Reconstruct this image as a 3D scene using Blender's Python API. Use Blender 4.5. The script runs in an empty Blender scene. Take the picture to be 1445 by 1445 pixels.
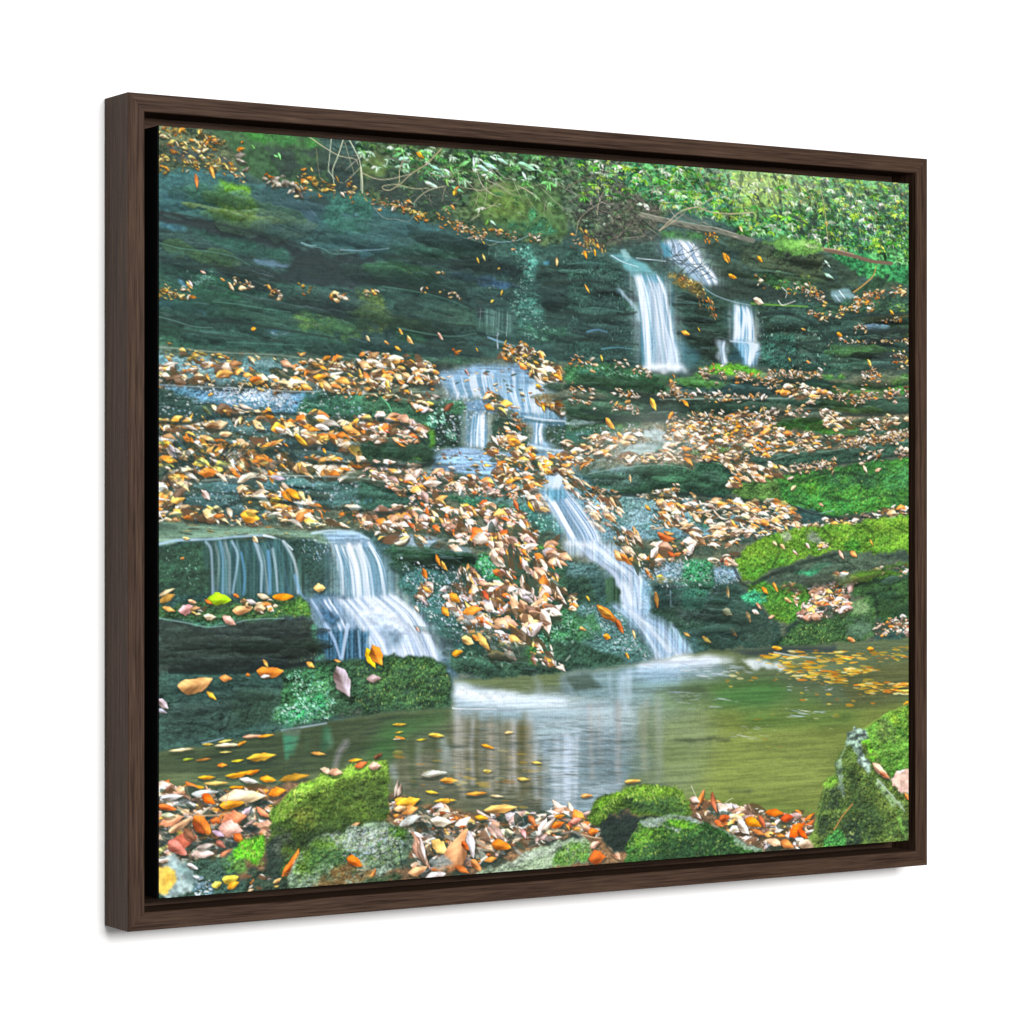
import bpy, bmesh, math, numpy as np
from mathutils import Vector, Matrix
S = bpy.context.scene
C = S.collection
# ---------------------------------------------------------------- sizes (metres)
FW, FH, FD = 0.8005, 0.648, 0.0428        # frame outer width, height, depth
RF = 0.014                                # width of the front lip of a rail
LEDGE = 0.034                             # depth at which the inner shelf of the rail sits
CX0, CWD, CHT, PROUD = 0.0250, 0.7522, 0.6003, 0.0015   # canvas
ZC = 1.50                                 # height of the frame's centre on the wall
# ---------------------------------------------------------------- camera
cam = bpy.data.cameras.new('camera'); co = bpy.data.objects.new('camera', cam); C.objects.link(co)
cam.sensor_width = 36; cam.lens = 4115/1445*36; cam.clip_start = .05; cam.clip_end = 100
co.location = (-FW/2-.9480, -FD-2.0611, ZC)
co.rotation_euler = (math.radians(90), 0, -math.radians(32.20))
S.camera = co
# ---------------------------------------------------------------- studio light
w = bpy.data.worlds.new('World'); S.world = w; w.use_nodes = True
bg = w.node_tree.nodes['Background']; bg.inputs[0].default_value = (1, 1, 1, 1); bg.inputs[1].default_value = .34
def softbox(name, loc, target, size, watts, col=(1, 1, 1)):
    l = bpy.data.lights.new(name, 'AREA'); l.shape = 'RECTANGLE'; l.size, l.size_y = size; l.energy = watts; l.color = col
    o = bpy.data.objects.new(name, l); C.objects.link(o); o.location = loc
    o.rotation_euler = (Vector(target)-Vector(loc)).to_track_quat('-Z', 'Y').to_euler()
softbox('softbox_light', (-.22, -3.6, ZC+.66), (0, 0, ZC), (1.5, 1.1), 172, (1, .985, .97))
S.render.engine = 'CYCLES'
S.view_settings.view_transform = 'Standard'; S.view_settings.look = 'None'
S.view_settings.exposure = 0; S.view_settings.gamma = 1; S.view_settings.use_curve_mapping = False
# ---------------------------------------------------------------- helpers
def mat(name):
    m = bpy.data.materials.new(name); m.use_nodes = True
    nt = m.node_tree; return m, nt, nt.nodes['Principled BSDF'], nt.nodes.new, nt.links.new
def link(name, me, m, parent=None):
    o = bpy.data.objects.new(name, me); C.objects.link(o); me.materials.append(m)
    if parent: o.parent = parent
    return o
# ---------------------------------------------------------------- the wall behind
m_wall, nt, p, N, K = mat('white_wall_paint')
p.inputs['Base Color'].default_value = (.92, .92, .92, 1); p.inputs['Roughness'].default_value = .9
tc = N('ShaderNodeTexCoord'); nz = N('ShaderNodeTexNoise'); bp = N('ShaderNodeBump')
nz.inputs['Scale'].default_value = 260; nz.inputs['Detail'].default_value = 3; bp.inputs['Strength'].default_value = .04; bp.inputs['Distance'].default_value = .001
K(tc.outputs['Object'], nz.inputs['Vector']); K(nz.outputs['Fac'], bp.inputs['Height']); K(bp.outputs['Normal'], p.inputs['Normal'])
me = bpy.data.meshes.new('wall'); bm = bmesh.new()
bmesh.ops.create_cube(bm, size=1, matrix=Matrix.Translation((1.0, .0515, 1.6)) @ Matrix.Diagonal((14, .1, 9, 1))); bm.to_mesh(me); bm.free()
wall = link('wall', me, m_wall); wall['kind'] = 'structure'
# ---------------------------------------------------------------- dark stained wood
m_wood, nt, p, N, K = mat('dark_walnut_stain')
tc = N('ShaderNodeTexCoord'); mp = N('ShaderNodeMapping'); mp.inputs['Scale'].default_value = (9, 420, 420)
n1 = N('ShaderNodeTexNoise'); n1.inputs['Scale'].default_value = 1.0; n1.inputs['Detail'].default_value = 6; n1.inputs['Roughness'].default_value = .6
mp2 = N('ShaderNodeMapping'); mp2.inputs['Scale'].default_value = (40, 1300, 1300)
n2 = N('ShaderNodeTexNoise'); n2.inputs['Scale'].default_value = 1.0; n2.inputs['Detail'].default_value = 2
oi = N('ShaderNodeObjectInfo'); of = N('ShaderNodeVectorMath'); of.operation = 'ADD'; K(tc.outputs['Object'], of.inputs[0]); K(oi.outputs['Location'], of.inputs[1])
K(of.outputs[0], mp.inputs['Vector']); K(mp.outputs['Vector'], n1.inputs['Vector'])
K(of.outputs[0], mp2.inputs['Vector']); K(mp2.outputs['Vector'], n2.inputs['Vector'])
cr = N('ShaderNodeValToRGB'); e = cr.color_ramp.elements
e[0].position = .3; e[0].color = (.016, .0072, .0036, 1); e[1].position = .72; e[1].color = (.072, .041, .0265, 1)
ad = N('ShaderNodeMath'); ad.operation = 'MULTIPLY_ADD'; ad.inputs[1].default_value = .6
sb = N('ShaderNodeMath'); sb.operation = 'SUBTRACT'; sb.inputs[1].default_value = .30
K(n2.outputs['Fac'], ad.inputs[0]); K(n1.outputs['Fac'], ad.inputs[2]); K(ad.outputs[0], sb.inputs[0]); K(sb.outputs[0], cr.inputs['Fac'])
K(cr.outputs['Color'], p.inputs['Base Color'])
p.inputs['Roughness'].default_value = .62; p.inputs['Specular IOR Level'].default_value = .12
bp = N('ShaderNodeBump'); bp.inputs['Strength'].default_value = .35; bp.inputs['Distance'].default_value = .0004
K(sb.outputs[0], bp.inputs['Height']); K(bp.outputs['Normal'], p.inputs['Normal'])
# ---------------------------------------------------------------- framed print
root = bpy.data.objects.new('framed_canvas_print', None); C.objects.link(root); root.location = (0, 0, ZC-FH/2)
root['label'] = 'canvas print of a forest waterfall in autumn in a dark brown wooden floater frame'
root['category'] = 'framed picture'
# rail section: t = inwards from the outer edge, d = depth behind the front face
b = .0006
SEC = [(0, b), (b, 0), (RF-b, 0), (RF, b), (RF, LEDGE), (.042, LEDGE), (.042, FD), (0, FD)]
def rail(length, cx, cz, rot):
    """mitred rail; local X runs along it, local -Z is the outer edge"""
    bm = bmesh.new(); ends = []
    for s in (-1, 1):
        ends.append([bm.verts.new((s*(length/2-t), d-FD, t)) for t, d in SEC])
    n = len(SEC)
    for i in range(n):
        bm.faces.new((ends[0][i], ends[0][(i+1) % n], ends[1][(i+1) % n], ends[1][i]))
    bm.faces.new(ends[0][::-1]); bm.faces.new(ends[1])
    bmesh.ops.recalc_face_normals(bm, faces=bm.faces)
    me = bpy.data.meshes.new('frame_rail'); bm.to_mesh(me); bm.free()
    o = link('frame_rail', me, m_wood, root)
    o.location = (cx, 0, cz); o.rotation_euler = (0, rot, 0)
g = .00012                                  # hairline at the mitres
rail(FW-g, 0, 0, 0)
rail(FW-g, 0, FH, math.pi)
rail(FH-g, -FW/2, FH/2, math.pi/2)
rail(FH-g, FW/2, FH/2, -math.pi/2)
# stretched canvas: black wrapped sides, rounded front edge
m_blk, nt, p, N, K = mat('black_canvas_edge')
p.inputs['Base Color'].default_value = (.0035, .0035, .0045, 1); p.inputs['Roughness'].default_value = .8; p.inputs['Specular IOR Level'].default_value = .15
tc = N('ShaderNodeTexCoord'); nz = N('ShaderNodeTexNoise'); bp = N('ShaderNodeBump'); nz.inputs['Scale'].default_value = 900
bp.inputs['Strength'].default_value = .1; bp.inputs['Distance'].default_value = .0005
K(tc.outputs['Object'], nz.inputs['Vector']); K(nz.outputs['Fac'], bp.inputs['Height']); K(bp.outputs['Normal'], p.inputs['Normal'])
x0 = -FW/2+CX0; z0 = (FH-CHT)/2; yf = -FD-PROUD
bm = bmesh.new()
bmesh.ops.create_cube(bm, size=1, matrix=Matrix.Translation((x0+CWD/2, (yf+.0004-FD+LEDGE-.0002)/2, z0+CHT/2)) @ Matrix.Diagonal((CWD, LEDGE+PROUD-.0006, CHT, 1)))
bmesh.ops.bevel(bm, geom=[x for x in bm.edges], offset=.0012, segments=3, affect='EDGES')
me = bpy.data.meshes.new('canvas'); bm.to_mesh(me); bm.free()
canvas = link('canvas', me, m_blk, root)
# ---- the printed picture, worked out in the print's own coordinates (2500 x 2000 units) ----
PW, PH, UN = 2000, 1600, 0.8
rng = np.random.RandomState(7)
IMG = np.zeros((PH, PW, 3), np.float32)
_nc = {}
def vn(sx, sy, seed=0):
    k = (sx, sy, seed)
    if k in _nc: return _nc[k]
    r = np.random.RandomState(int(seed*131+sx*7+sy*13) % 99991)
    g = r.rand(int(PH/sy)+3, int(PW/sx)+3).astype(np.float32)
    def ax(n, s):
        t = np.arange(n)/s; i = t.astype(int); f = t-i; return i, (f*f*(3-2*f)).astype(np.float32)
    iy, fy = ax(PH, sy); ix, fx = ax(PW, sx)
    rows = g[iy]*(1-fy)[:, None]+g[iy+1]*fy[:, None]
    o = rows[:, ix]*(1-fx)+rows[:, ix+1]*fx
    _nc[k] = o; return o
def n01(a): 
    return np.clip((a-a.mean())/(a.std()*3.2)+.5, 0, 1)
_tc = {}
def warped(f, wx, wy, k):
    """noise f pulled about by two slower noises"""
    Y, X = np.mgrid[0:PH, 0:PW]
    xs = np.clip(X+(wx-.5)*k, 0, PW-1).astype(int); ys = np.clip(Y+(wy-.5)*k*.6, 0, PH-1).astype(int)
    return f[ys, xs]
def relief(h, dx, dy, g):
    s = h-np.roll(np.roll(h, dy, 0), dx, 1); return np.clip(.5+s*g, 0, 1)
def tex(name):
    if name in _tc: return _tc[name]
    if name == 'r':
        wx, wy = vn(130,70,1)+.3*vn(30,22,3), vn(150,60,2)+.3*vn(34,20,4)
        h = warped(vn(170,13,5)+.6*vn(60,24,6)+.35*vn(26,6,7), wx, wy, 46)
        crk = np.abs(warped(vn(120,26,8)+.3*vn(30,10,9), wx, wy, 40)-.62)
        t = n01(warped(vn(190,34,10)+.6*vn(60,30,11)+.3*vn(14,10,12), wx, wy, 60))
        d = .42*relief(h, 1, 3, 1.5)+.33*n01(vn(5,3,13)+.8*vn(12,5,14)+.5*vn(2.4,2.4,15))+.25*relief(vn(16,9,16)+.5*vn(6,5,17), 1, 2, 1.2)-.42*np.clip(1-crk/.02, 0, 1)
    elif name == 'm':
        t = n01(vn(80,55,7)+.9*vn(30,20,8)+.4*vn(10,9,9))
        h = vn(13,10,18)+.55*vn(6,5,19)+.35*vn(3.2,3,20)
        d = .62*relief(h, 1, 2, 1.6)+.38*n01(vn(2.4,2.4,21)+.8*vn(5,4,22))+.35*(vn(34,24,23)-.5)
    elif name == 'f': t = n01(vn(44,36,13)+.9*vn(16,12,14)+.5*vn(7,6,15)); d = n01(vn(8,6,16)+.8*vn(4,3,17))
    elif name == 'p': t = n01(vn(300,30,18)+.5*vn(120,14,19)+.8*vn(240,90,20)); d = .5+(n01(vn(110,5,21)+.8*vn(50,3,22)+.5*vn(12,2.4,23)+.5*vn(3,2.4,24))-.5)*.55
    elif name == 'w': t = n01(vn(9,240,24)+.7*vn(22,300,25)); d = n01(vn(4,120,26)+.4*vn(3,3,27))
    elif name == 'g':
        t = n01(vn(60,24,28)+.6*vn(20,10,29)+.6*vn(6,4,30))
        d = .6*relief(vn(9,6,31)+.5*vn(4,3,32), 1, 2, 1.6)+.4*n01(vn(2.6,2.6,33)+.5*vn(6,5,34))
    else:             t = n01(vn(160,120,33)+.6*vn(60,40,34)); d = n01(vn(12,8,35)+.5*vn(4,4,36))
    _tc[name] = (t.astype(np.float32), d.astype(np.float32)); return _tc[name]
def hx(h): return np.array([int(h[i:i+2], 16)/255 for i in (0, 2, 4)], np.float32)
def blur(a, k):
    if k < 1: return a
    for ax in (0, 1):
        for _ in range(2):
            p = np.pad(a, [(k+1, k) if i == ax else (0, 0) for i in (0, 1)], mode='edge')
            c = np.cumsum(p, ax, dtype=np.float64); n = 2*k+1
            a = ((c[n:] - c[:-n]) if ax == 0 else (c[:, n:] - c[:, :-n]))/n
    return a.astype(np.float32)
def polymask(P, warp, pad):
    x0, y0 = np.floor(P.min(0)-pad).astype(int); x1, y1 = np.ceil(P.max(0)+pad).astype(int)
    x0, y0 = max(x0, 0), max(y0, 0); x1, y1 = min(x1, PW), min(y1, PH)
    if x1 <= x0+1 or y1 <= y0+1: return None
    sl = np.s_[y0:y1, x0:x1]
    Y, X = np.mgrid[y0:y1, x0:x1].astype(np.float32)
    if warp:
        X = X+warp*((vn(26,20,40)[sl]-.5)*1.6+(vn(9,8,41)[sl]-.5)); Y = Y+warp*((vn(24,18,42)[sl]-.5)*1.2+(vn(8,7,43)[sl]-.5)*.9)
    m = np.zeros(X.shape, bool); n = len(P)
    for i in range(n):
        (ax_, ay), (bx, by) = P[i], P[(i+1) % n]
        if ay == by: continue
        c = (ay <= Y) != (by <= Y)
        m ^= c & (X < ax_+(Y-ay)*(bx-ax_)/(by-ay))
    return sl, m.astype(np.float32)
def fill(c1, c2, tx, amp, soft, alpha, P):
    r = polymask(P, 9 if tx != 'p' else 4, 14+soft*2)
    if r is None: return
    sl, m = r
    if soft: m = blur(m, int(soft))
    t, d = tex(tx); t = t[sl]; d = d[sl]
    t = np.clip((t-.5)*(.9 if tx == 'p' else 1.5)+.5, 0, 1)[..., None]; amp = amp*{'g': .6, 'r': 1.7, 'm': 1.45}.get(tx, 1)
    col = (hx(c1)*(1-t)+hx(c2)*t)*(1+amp*(d-.5)*2)[..., None]
    if alpha < .96 and tx in 'rmgf': m = m*np.clip((vn(30,22,70)[sl]*.6+vn(9,8,71)[sl]*.4)*2.6-.45, 0, 1)
    a = (m*alpha)[..., None]
    IMG[sl] = IMG[sl]*(1-a)+np.clip(col, 0, 1)*a
def leafdab(x, y, L, w, ang, col, shade=0, bend=0.0, alpha=1.0):
    L = max(L, 1.2); R = L+2
    x0, x1 = max(int(x-R), 0), min(int(x+R)+1, PW); y0, y1 = max(int(y-R), 0), min(int(y+R)+1, PH)
    if x1 <= x0 or y1 <= y0: return
    Y, X = np.mgrid[y0:y1, x0:x1]
    ca, sa = math.cos(ang), math.sin(ang); f1, f2, f3 = (x*12.7+y*3.1) % 1, (x*5.3+y*7.9) % 1, (x*9.1+y*1.7) % 1
    u = ((X-x)*ca+(Y-y)*sa)/L; v = (-(X-x)*sa+(Y-y)*ca)
    q = 1-u*u
    h = w*L*np.clip(q, 0, 1)**((.62+.75*f3) if shade else .7)*(1-.3*u)*(1+.2*f3)
    if shade: h = h*np.where(v > bend*L*q, .6+.6*f1, .6+.6*f2)*(1+.1*np.sin(u*(3+9*f3)+6.3*f1)+(.03*np.sin(u*17+9*f2) if L > 9 else 0))
    v = v-bend*L*q
    m = np.clip(h-np.abs(v)+.5, 0, 1)*(q > 0)*alpha
    if not m.any(): return
    c = np.broadcast_to(col, m.shape+(3,))
    if shade:
        vv = np.clip(v*(1 if math.cos(ang) > 0 else -1)/max(w*L, .8), -1, 1)
        s = 1-shade*(.9+.9*f1)*np.clip(vv*2.4, -.5, 1)+shade*.7*np.sin(u*4+6*f1+vv*2)
        if L > 7: s = s+.045*np.sin((u*1.6+np.abs(vv))*9+5*f3)+.1*(f3-.5)
        e_ = np.clip((h-np.abs(v))/1.6, 0, 1); s = s*(.74+.26*e_)
        s = np.where((np.abs(v) < .5) & (L > 5), s*1.14, s)+(.3*f2-.1)*u
        c = np.clip(c*np.maximum(s, .05)[..., None]**np.array([.85, 1, 1.12]), 0, 1)
    a = m[..., None]
    IMG[y0:y1, x0:x1] = IMG[y0:y1, x0:x1]*(1-a)+c*a
PAL = {
 'L': 'f4e4c8 e6c690 d09a54 dc9038 bc7030 f6eedf 987450 d48648 e8bc5c b8aea2 6c5644 dcb684 f2e4cc ccb08c ecd4a4 f0e0c4 dca458 c4b09c',
 'T': 'f6e6d2 ecd4b4 dcb080 e2984a c87c3c faf2ea ccac8c e2b47c b8a090 84664c f0dec8 e0bc94 f8ecdc ecd6ba dca45c d4c0a8',
 'P': 'f0d8bc e4b890 e48a3c d46c34 d4a488 f6ece0 c09070 ecb468 b89890 7c5c4c e8d4c4 d8beb0 c8bcc0 f2e2d2',
 'Y': 'c9a352 a88440 d9c483 8a7a42 d89038 e0d0a0 6f6238 b87838 c4b468',
 'O': 'e09030 d87a28 e8a840 c86a2c',
 'G': '5a9a4c 3c7a3c 90c8a0 284a2c 70b868 b8e0c0 34603a 1f3c2a 4f8a44 a0d0a8 6ca050',
 'H': '5cac40 449030 9cd890 285828 80c848 c8ecc0 46983c 285a28 74b878 d0ecd0 a0cc40 387834 b0dc50 8cc83c 60a834',
 'E': 'b8d850 d8f070 88b838 e0e890 6a9830 a8c848',
 'M': '8ab83c 5f9030 a8c850 3f6a28 c8d870 4a7a2c',
 'N': '6f9a48 4f7a38 8fae5a 35582c a8b868 2c4a28',
 'C': '8fd8b8 5fa890 b8ecd8 3f8068 d8f4ec 2c5a48',
 'B': 'a8c4dc 6f98b4 dce8f4 4a6a7c f0f4fa 8fb0c8 3f5a60',
 'W': 'e8eef8 c8d8ec f4f6fc a8c0dc',
 'F': 'e8b830 d89828 f0d060 c87820 e8e0a0 b8a030 f0c048',
 'D': '24302c 2c3a34 1f2a28 38423c',
 'S': 'b0a898 8a8478 d0c8b8 6a645a c8b8a0'}
for _k in PAL: PAL[_k] = [hx(h) for h in PAL[_k].split()]
def pick(pal): 
    c = PAL[pal][rng.randint(len(PAL[pal]))]; return np.clip(c*(1+rng.uniform(-.1, .1)), 0, 1)
def scatter(pal, n, s0, s1, ang, spread, asp, alpha, P):
    """n small leaf shapes inside a polygon"""
    m = polymask(P, 14, 18)
    if m is None: return
    sl, mk = m; ys, xs = np.nonzero(mk > .5)
    if not len(xs): return
    leaf = pal in 'LTPYO'; green = pal in 'HG'
    lum = vn(52,40,60)*.6+vn(20,16,61)*.4
    i = rng.randint(len(xs), size=int(n*(.82 if leaf else 1))); i.sort()
    for k in i:
        x, y = xs[k]+sl[1].start, ys[k]+sl[0].start
        s = s0+(s1-s0)*rng.rand()**2.6*1.25
        a = math.radians(ang+rng.uniform(-spread, spread)*(1 if rng.rand() < .5 else .3))
        g = lum[y, x]
        if leaf:
            if g < .42 and n > 50 and rng.rand() < .62: continue
            if rng.rand() < .27:
                leafdab(x, y, s*1.2, asp*.8, a, hx(('2c3a30', '54402c', '3c4a3c', '6a4a34')[k % 4]), 0, 0, .75); continue
            if rng.rand() < .5: leafdab(x+1.2, y+s*.4, s*1.02, asp, a, np.array([.2, .19, .15], np.float32), 0, 0, .55)
            leafdab(x, y, s, asp*rng.uniform(.45, 1.35), a, np.clip(pick(pal)*(.86+.4*g), 0, 1), .2, rng.uniform(-.3, .3), alpha)
        elif green:
            c = pick(pal)*(.45+1.05*g)
            nl = rng.randint(3, 7); a0 = rng.uniform(0, 6.28)
            for j in range(nl):
                b = a0+j*6.28/nl*rng.uniform(.8, 1.2); L = s*rng.uniform(.8, 1.5)
                leafdab(x+math.cos(b)*L, y+abs(math.sin(b))*L*.7, L, asp*.85, math.atan2(abs(math.sin(b))*.7+.1, math.cos(b)), np.clip(c*rng.uniform(.7, 1.3), 0, 1), .14, rng.uniform(-.1, .2), alpha)
        else:
            leafdab(x, y, s*(.72 if pal in 'MN' else 1), asp*rng.uniform(.65, 1.3), a, np.clip(pick(pal)*(.6+.7*g if pal in 'MN' else .6+.6*g), 0, 1), 0, rng.uniform(-.25, .25)*((asp > .2)+1.6*(pal == 'S')), alpha*(.7 if pal == 'M' else 1))
def n1(x, seed):
    r = np.random.RandomState(seed).rand(512); x = np.mod(x, 510); i = x.astype(int); f = x-i; f = f*f*(3-2*f)
    return r[i]*(1-f)+r[i+1]*f
def band(pal, n, s0, s1, thick, P):
    """leaves lying along a ledge line"""
    seg = np.hypot(*(P[1:]-P[:-1]).T); cum = np.r_[0, np.cumsum(seg)]
    for t in np.sort(rng.rand(n)*cum[-1]) if n else []:
        if n1(np.array([t/34+P[0, 0]]), 5)[0] < .36: continue
        k = min(np.searchsorted(cum, t, side='right')-1, len(seg)-1); f = (t-cum[k])/seg[k]
        p = P[k]*(1-f)+P[k+1]*f; s = s0+(s1-s0)*rng.rand()**1.5
        y = p[1]+rng.normal()*thick*.6; a = math.radians(rng.uniform(-60, 60)*(1 if rng.rand() < .5 else .4)); s = s*(.75+.5*rng.rand())
        if rng.rand() < .6: leafdab(p[0]+1, y+s*.45, s, .45, a, np.array([.15, .17, .14], np.float32), 0, 0, .55)
        leafdab(p[0], y, s, rng.uniform(.18, .5), a, np.clip(pick(pal)*rng.uniform(.65, 1.05), 0, 1), .22, rng.uniform(-.3, .3))
def smooth(P, k=6):
    if len(P) < 3: return P
    Q = np.vstack([2*P[0]-P[1], P, 2*P[-1]-P[-2]]); o = []
    for i in range(1, len(Q)-2):
        for t in np.arange(k)/k:
            a, b, c, d = Q[i-1], Q[i], Q[i+1], Q[i+2]
            o.append(.5*((2*b)+(c-a)*t+(2*a-5*b+4*c-d)*t*t+(3*b-a-3*c+d)*t**3))
    o.append(P[-1]); return np.array(o)
def stroke(col, w0, w1, alpha, P, sm=True, softw=.8):
    if sm: P = smooth(P)
    n = len(P)-1; pad = max(w0, w1)+2+softw
    x0, y0 = np.floor(P.min(0)-pad).astype(int); x1, y1 = np.ceil(P.max(0)+pad).astype(int)
    x0, y0 = max(x0, 0), max(y0, 0); x1, y1 = min(x1, PW), min(y1, PH)
    if x1 <= x0 or y1 <= y0: return
    M = np.zeros((y1-y0, x1-x0), np.float32)
    for i in range(n):
        a, b = P[i], P[i+1]; w = (w0+(w1-w0)*(i+.5)/n)/2
        u0, v0 = np.maximum(np.floor(np.minimum(a, b)-w-softw-1).astype(int), (x0, y0)); u1, v1 = np.minimum(np.ceil(np.maximum(a, b)+w+softw+2).astype(int), (x1, y1))
        if u1 <= u0 or v1 <= v0: continue
        Y, X = np.mgrid[v0:v1, u0:u1].astype(np.float32); d = b-a; L2 = max(float(d@d), 1e-6)
        t = np.clip(((X-a[0])*d[0]+(Y-a[1])*d[1])/L2, 0, 1)
        r = np.hypot(X-a[0]-t*d[0], Y-a[1]-t*d[1])
        S = M[v0-y0:v1-y0, u0-x0:u1-x0]
        np.maximum(S, np.clip((w-r)/softw+.5, 0, 1), out=S)
    A = (M*alpha)[..., None]
    IMG[y0:y1, x0:x1] = IMG[y0:y1, x0:x1]*(1-A)+col*A
def slabs(n, L0, L1, T0, T1, ang, alpha, wet, P):
    """broken layers of stone: lit upper edge, face, dark undercut"""
    m = polymask(P, 10, 12)
    if m is None: return
    sl, mk = m; ys, xs = np.nonzero(mk > .5); i = rng.randint(len(xs), size=n); i.sort()
    dt = tex('r')[1]; dm = tex('m')[1]
    for k in i:
        x, y = xs[k]+sl[1].start, ys[k]+sl[0].start
        q = rng.rand()**1.6; L = (L0+(L1-L0)*q)/2; T = T0+(T1-T0)*rng.rand()**1.3; a = math.radians(ang+rng.normal()*3)
        x0, x1 = max(int(x-L), 0), min(int(x+L)+1, PW); hh = T*1.6+abs(math.sin(a))*L+8; y0, y1 = max(int(y-hh), 0), min(int(y+hh)+1, PH)
        if x1-x0 < 4 or y1-y0 < 4: continue
        Y, X = np.mgrid[y0:y1, x0:x1]; u = (X-x)/L; v = (Y-y)-(X-x)*math.tan(a); sd = rng.randint(9000); U = X[0]
        jt = (n1(U/46, sd)-.5)*T*.6+(n1(U/15, sd+1)-.5)*T*.18+(n1(U/3, sd+2)-.5)*1.2
        jb = (n1(U/34, sd+3)-.5)*T*.8+(n1(U/9, sd+4)-.5)*T*.25
        tp = np.clip(1-u[0]**4, 0, 1)**.6; top = -T/2*tp+jt*tp; bot = np.maximum(T/2*tp+jb*tp, top+.5)
        ins = np.clip(v-top+.5, 0, 1)*np.clip(bot-v+.5, 0, 1)
        f = np.clip((v-top)/np.maximum(bot-top, 1), 0, 1)
        base = IMG[min(max(y, 0), PH-1), min(max(x, 0), PW-1)]*rng.uniform(.66, 1.2)+rng.uniform(-.015, .03)
        if base[0] > base[1]-.01 or base.max() > .62: base = np.array([.24, .34, .29], np.float32)*rng.uniform(.8, 1.2)
        S = IMG[y0:y1, x0:x1]
        und = np.clip((v-bot)/max(T*.55, 2), 0, 1); und = (1-und)*(v > bot)*tp*.5*alpha
        S *= (1-und)[..., None]
        g = (1.2-.45*f)*(1+.9*(.6*dt[y0:y1, x0:x1]+.4*dm[y0:y1, x0:x1]-.5))
        A = (ins*alpha*.85)[..., None]
        S[:] = S*(1-A)+np.clip(base*g[..., None], 0, 1)*A
        hl = np.clip(1-np.abs(v-top-1.6)/2.2, 0, 1)*np.clip(n1(U/22, sd+5)*2.6-1.4, 0, 1)*tp*wet*.7
        S[:] = S*(1-hl[..., None])+np.array([.56, .70, .74], np.float32)*hl[..., None]
def fall(base, dens, white, alpha, A, B):
    """falling water between a left and a right edge: soft streaks that follow both edges"""
    A = smooth(A, 6); B = smooth(B, 6)
    if alpha > .5:
        w_ = max(float(np.hypot(*(B.mean(0)-A.mean(0)))), 4.)*.16; V = np.vstack([A-[w_, 2], (B+[w_, 3])[::-1]])
        fill(base, 'c4d8ec', 'w', .25, max(3, w_*.9), .42, V)
    r = polymask(np.vstack([A, B[::-1]]), 5, 10); sl, m = r; m = blur(m, 4)
    Y, X = np.mgrid[sl].astype(np.float32)
    def ed(P):
        o = np.argsort(P[:, 1]); return np.interp(Y, P[o, 1], P[o, 0])
    xl, xr = ed(A), ed(B); wd = np.maximum(xr-xl, 3.); s = (X-xl)/wd
    y0, y1 = sl[0].start, sl[0].stop; t = (Y-y0)/max(y1-y0, 1)
    W = float(np.median(wd)); sd = int(A[0, 0]*3+A[0, 1]) % 9973
    z = s*W+(vn(60,90,50)[sl]-.5)*7
    lo = n1(z/15+t*.8, sd); mi = n1(z/6.2+t*1.3, sd+1); hi = n1(z/2.7+t*1.2, sd+2)
    n = np.clip(.5+(lo*.42+mi*.33+hi*.25-.5)*1.9+(n1(t*3+lo*3, sd+3)-.5)*.35, 0, 1)
    q = np.clip((n-(.66-white*.3))*1.5+.5, 0, 1)[..., None]
    dk = hx(base)*.84; md = hx(base); lt = hx('e6edfa')
    col = np.where(q < .5, dk+(md-dk)*q*2, md+(lt-md)*(q-.5)*2)
    e = np.clip(np.minimum(s, 1-s)*W/(7+W*.08)+.1+.5*(vn(6,60,51)[sl]-.5), 0, 1)
    a = (m*alpha*e*np.clip(.38+n*.95, 0, 1))[..., None]
    IMG[sl] = IMG[sl]*(1-a)+col*a
def paint(lines):
    for ln in lines:
        ln = ln.strip()
        if not ln or ln[0] == '#': continue
        head, *geo = ln.split('|'); h = head.split()
        G = [np.array([[float(v) for v in p.split(',')] for p in g.split()])*UN for g in geo]
        c = h[0]
        if c == 'F': fill(h[1], h[2], h[3], float(h[4]), float(h[5]), float(h[6]), G[0])
        elif c == 'D': scatter(h[1], int(h[2]), float(h[3])*UN, float(h[4])*UN, float(h[5]), float(h[6]), float(h[7]), float(h[8]), G[0])
        elif c == 'B': band(h[1], int(h[2]), float(h[3])*UN, float(h[4])*UN, float(h[5])*UN, G[0])
        elif c == 'K': slabs(int(h[1]), *[float(z)*UN for z in h[2:6]], float(h[6]), float(h[7]), float(h[8]), G[0])
        elif c == 'S': stroke(hx(h[1]), float(h[2])*UN, float(h[3])*UN, float(h[4]), G[0], True, float(h[5]))
        elif c == 'W': fall(h[1], float(h[2]), float(h[3]), float(h[4]), G[0], G[1])
        elif c == 'L':
            a, b = G[0][0], G[0][1]; d = b-a; L = np.hypot(*d)/2
            ang = math.atan2(d[1], d[0]); x, y = (a+b)/2
            L *= .93; leafdab(x+1.5, y+L*.22, L*1.02, float(h[2]), ang, np.array([.13, .15, .12], np.float32), 0, 0, .45)
            leafdab(x, y, L, float(h[2]), ang, hx(h[1]), .2, float(h[3]))

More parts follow.
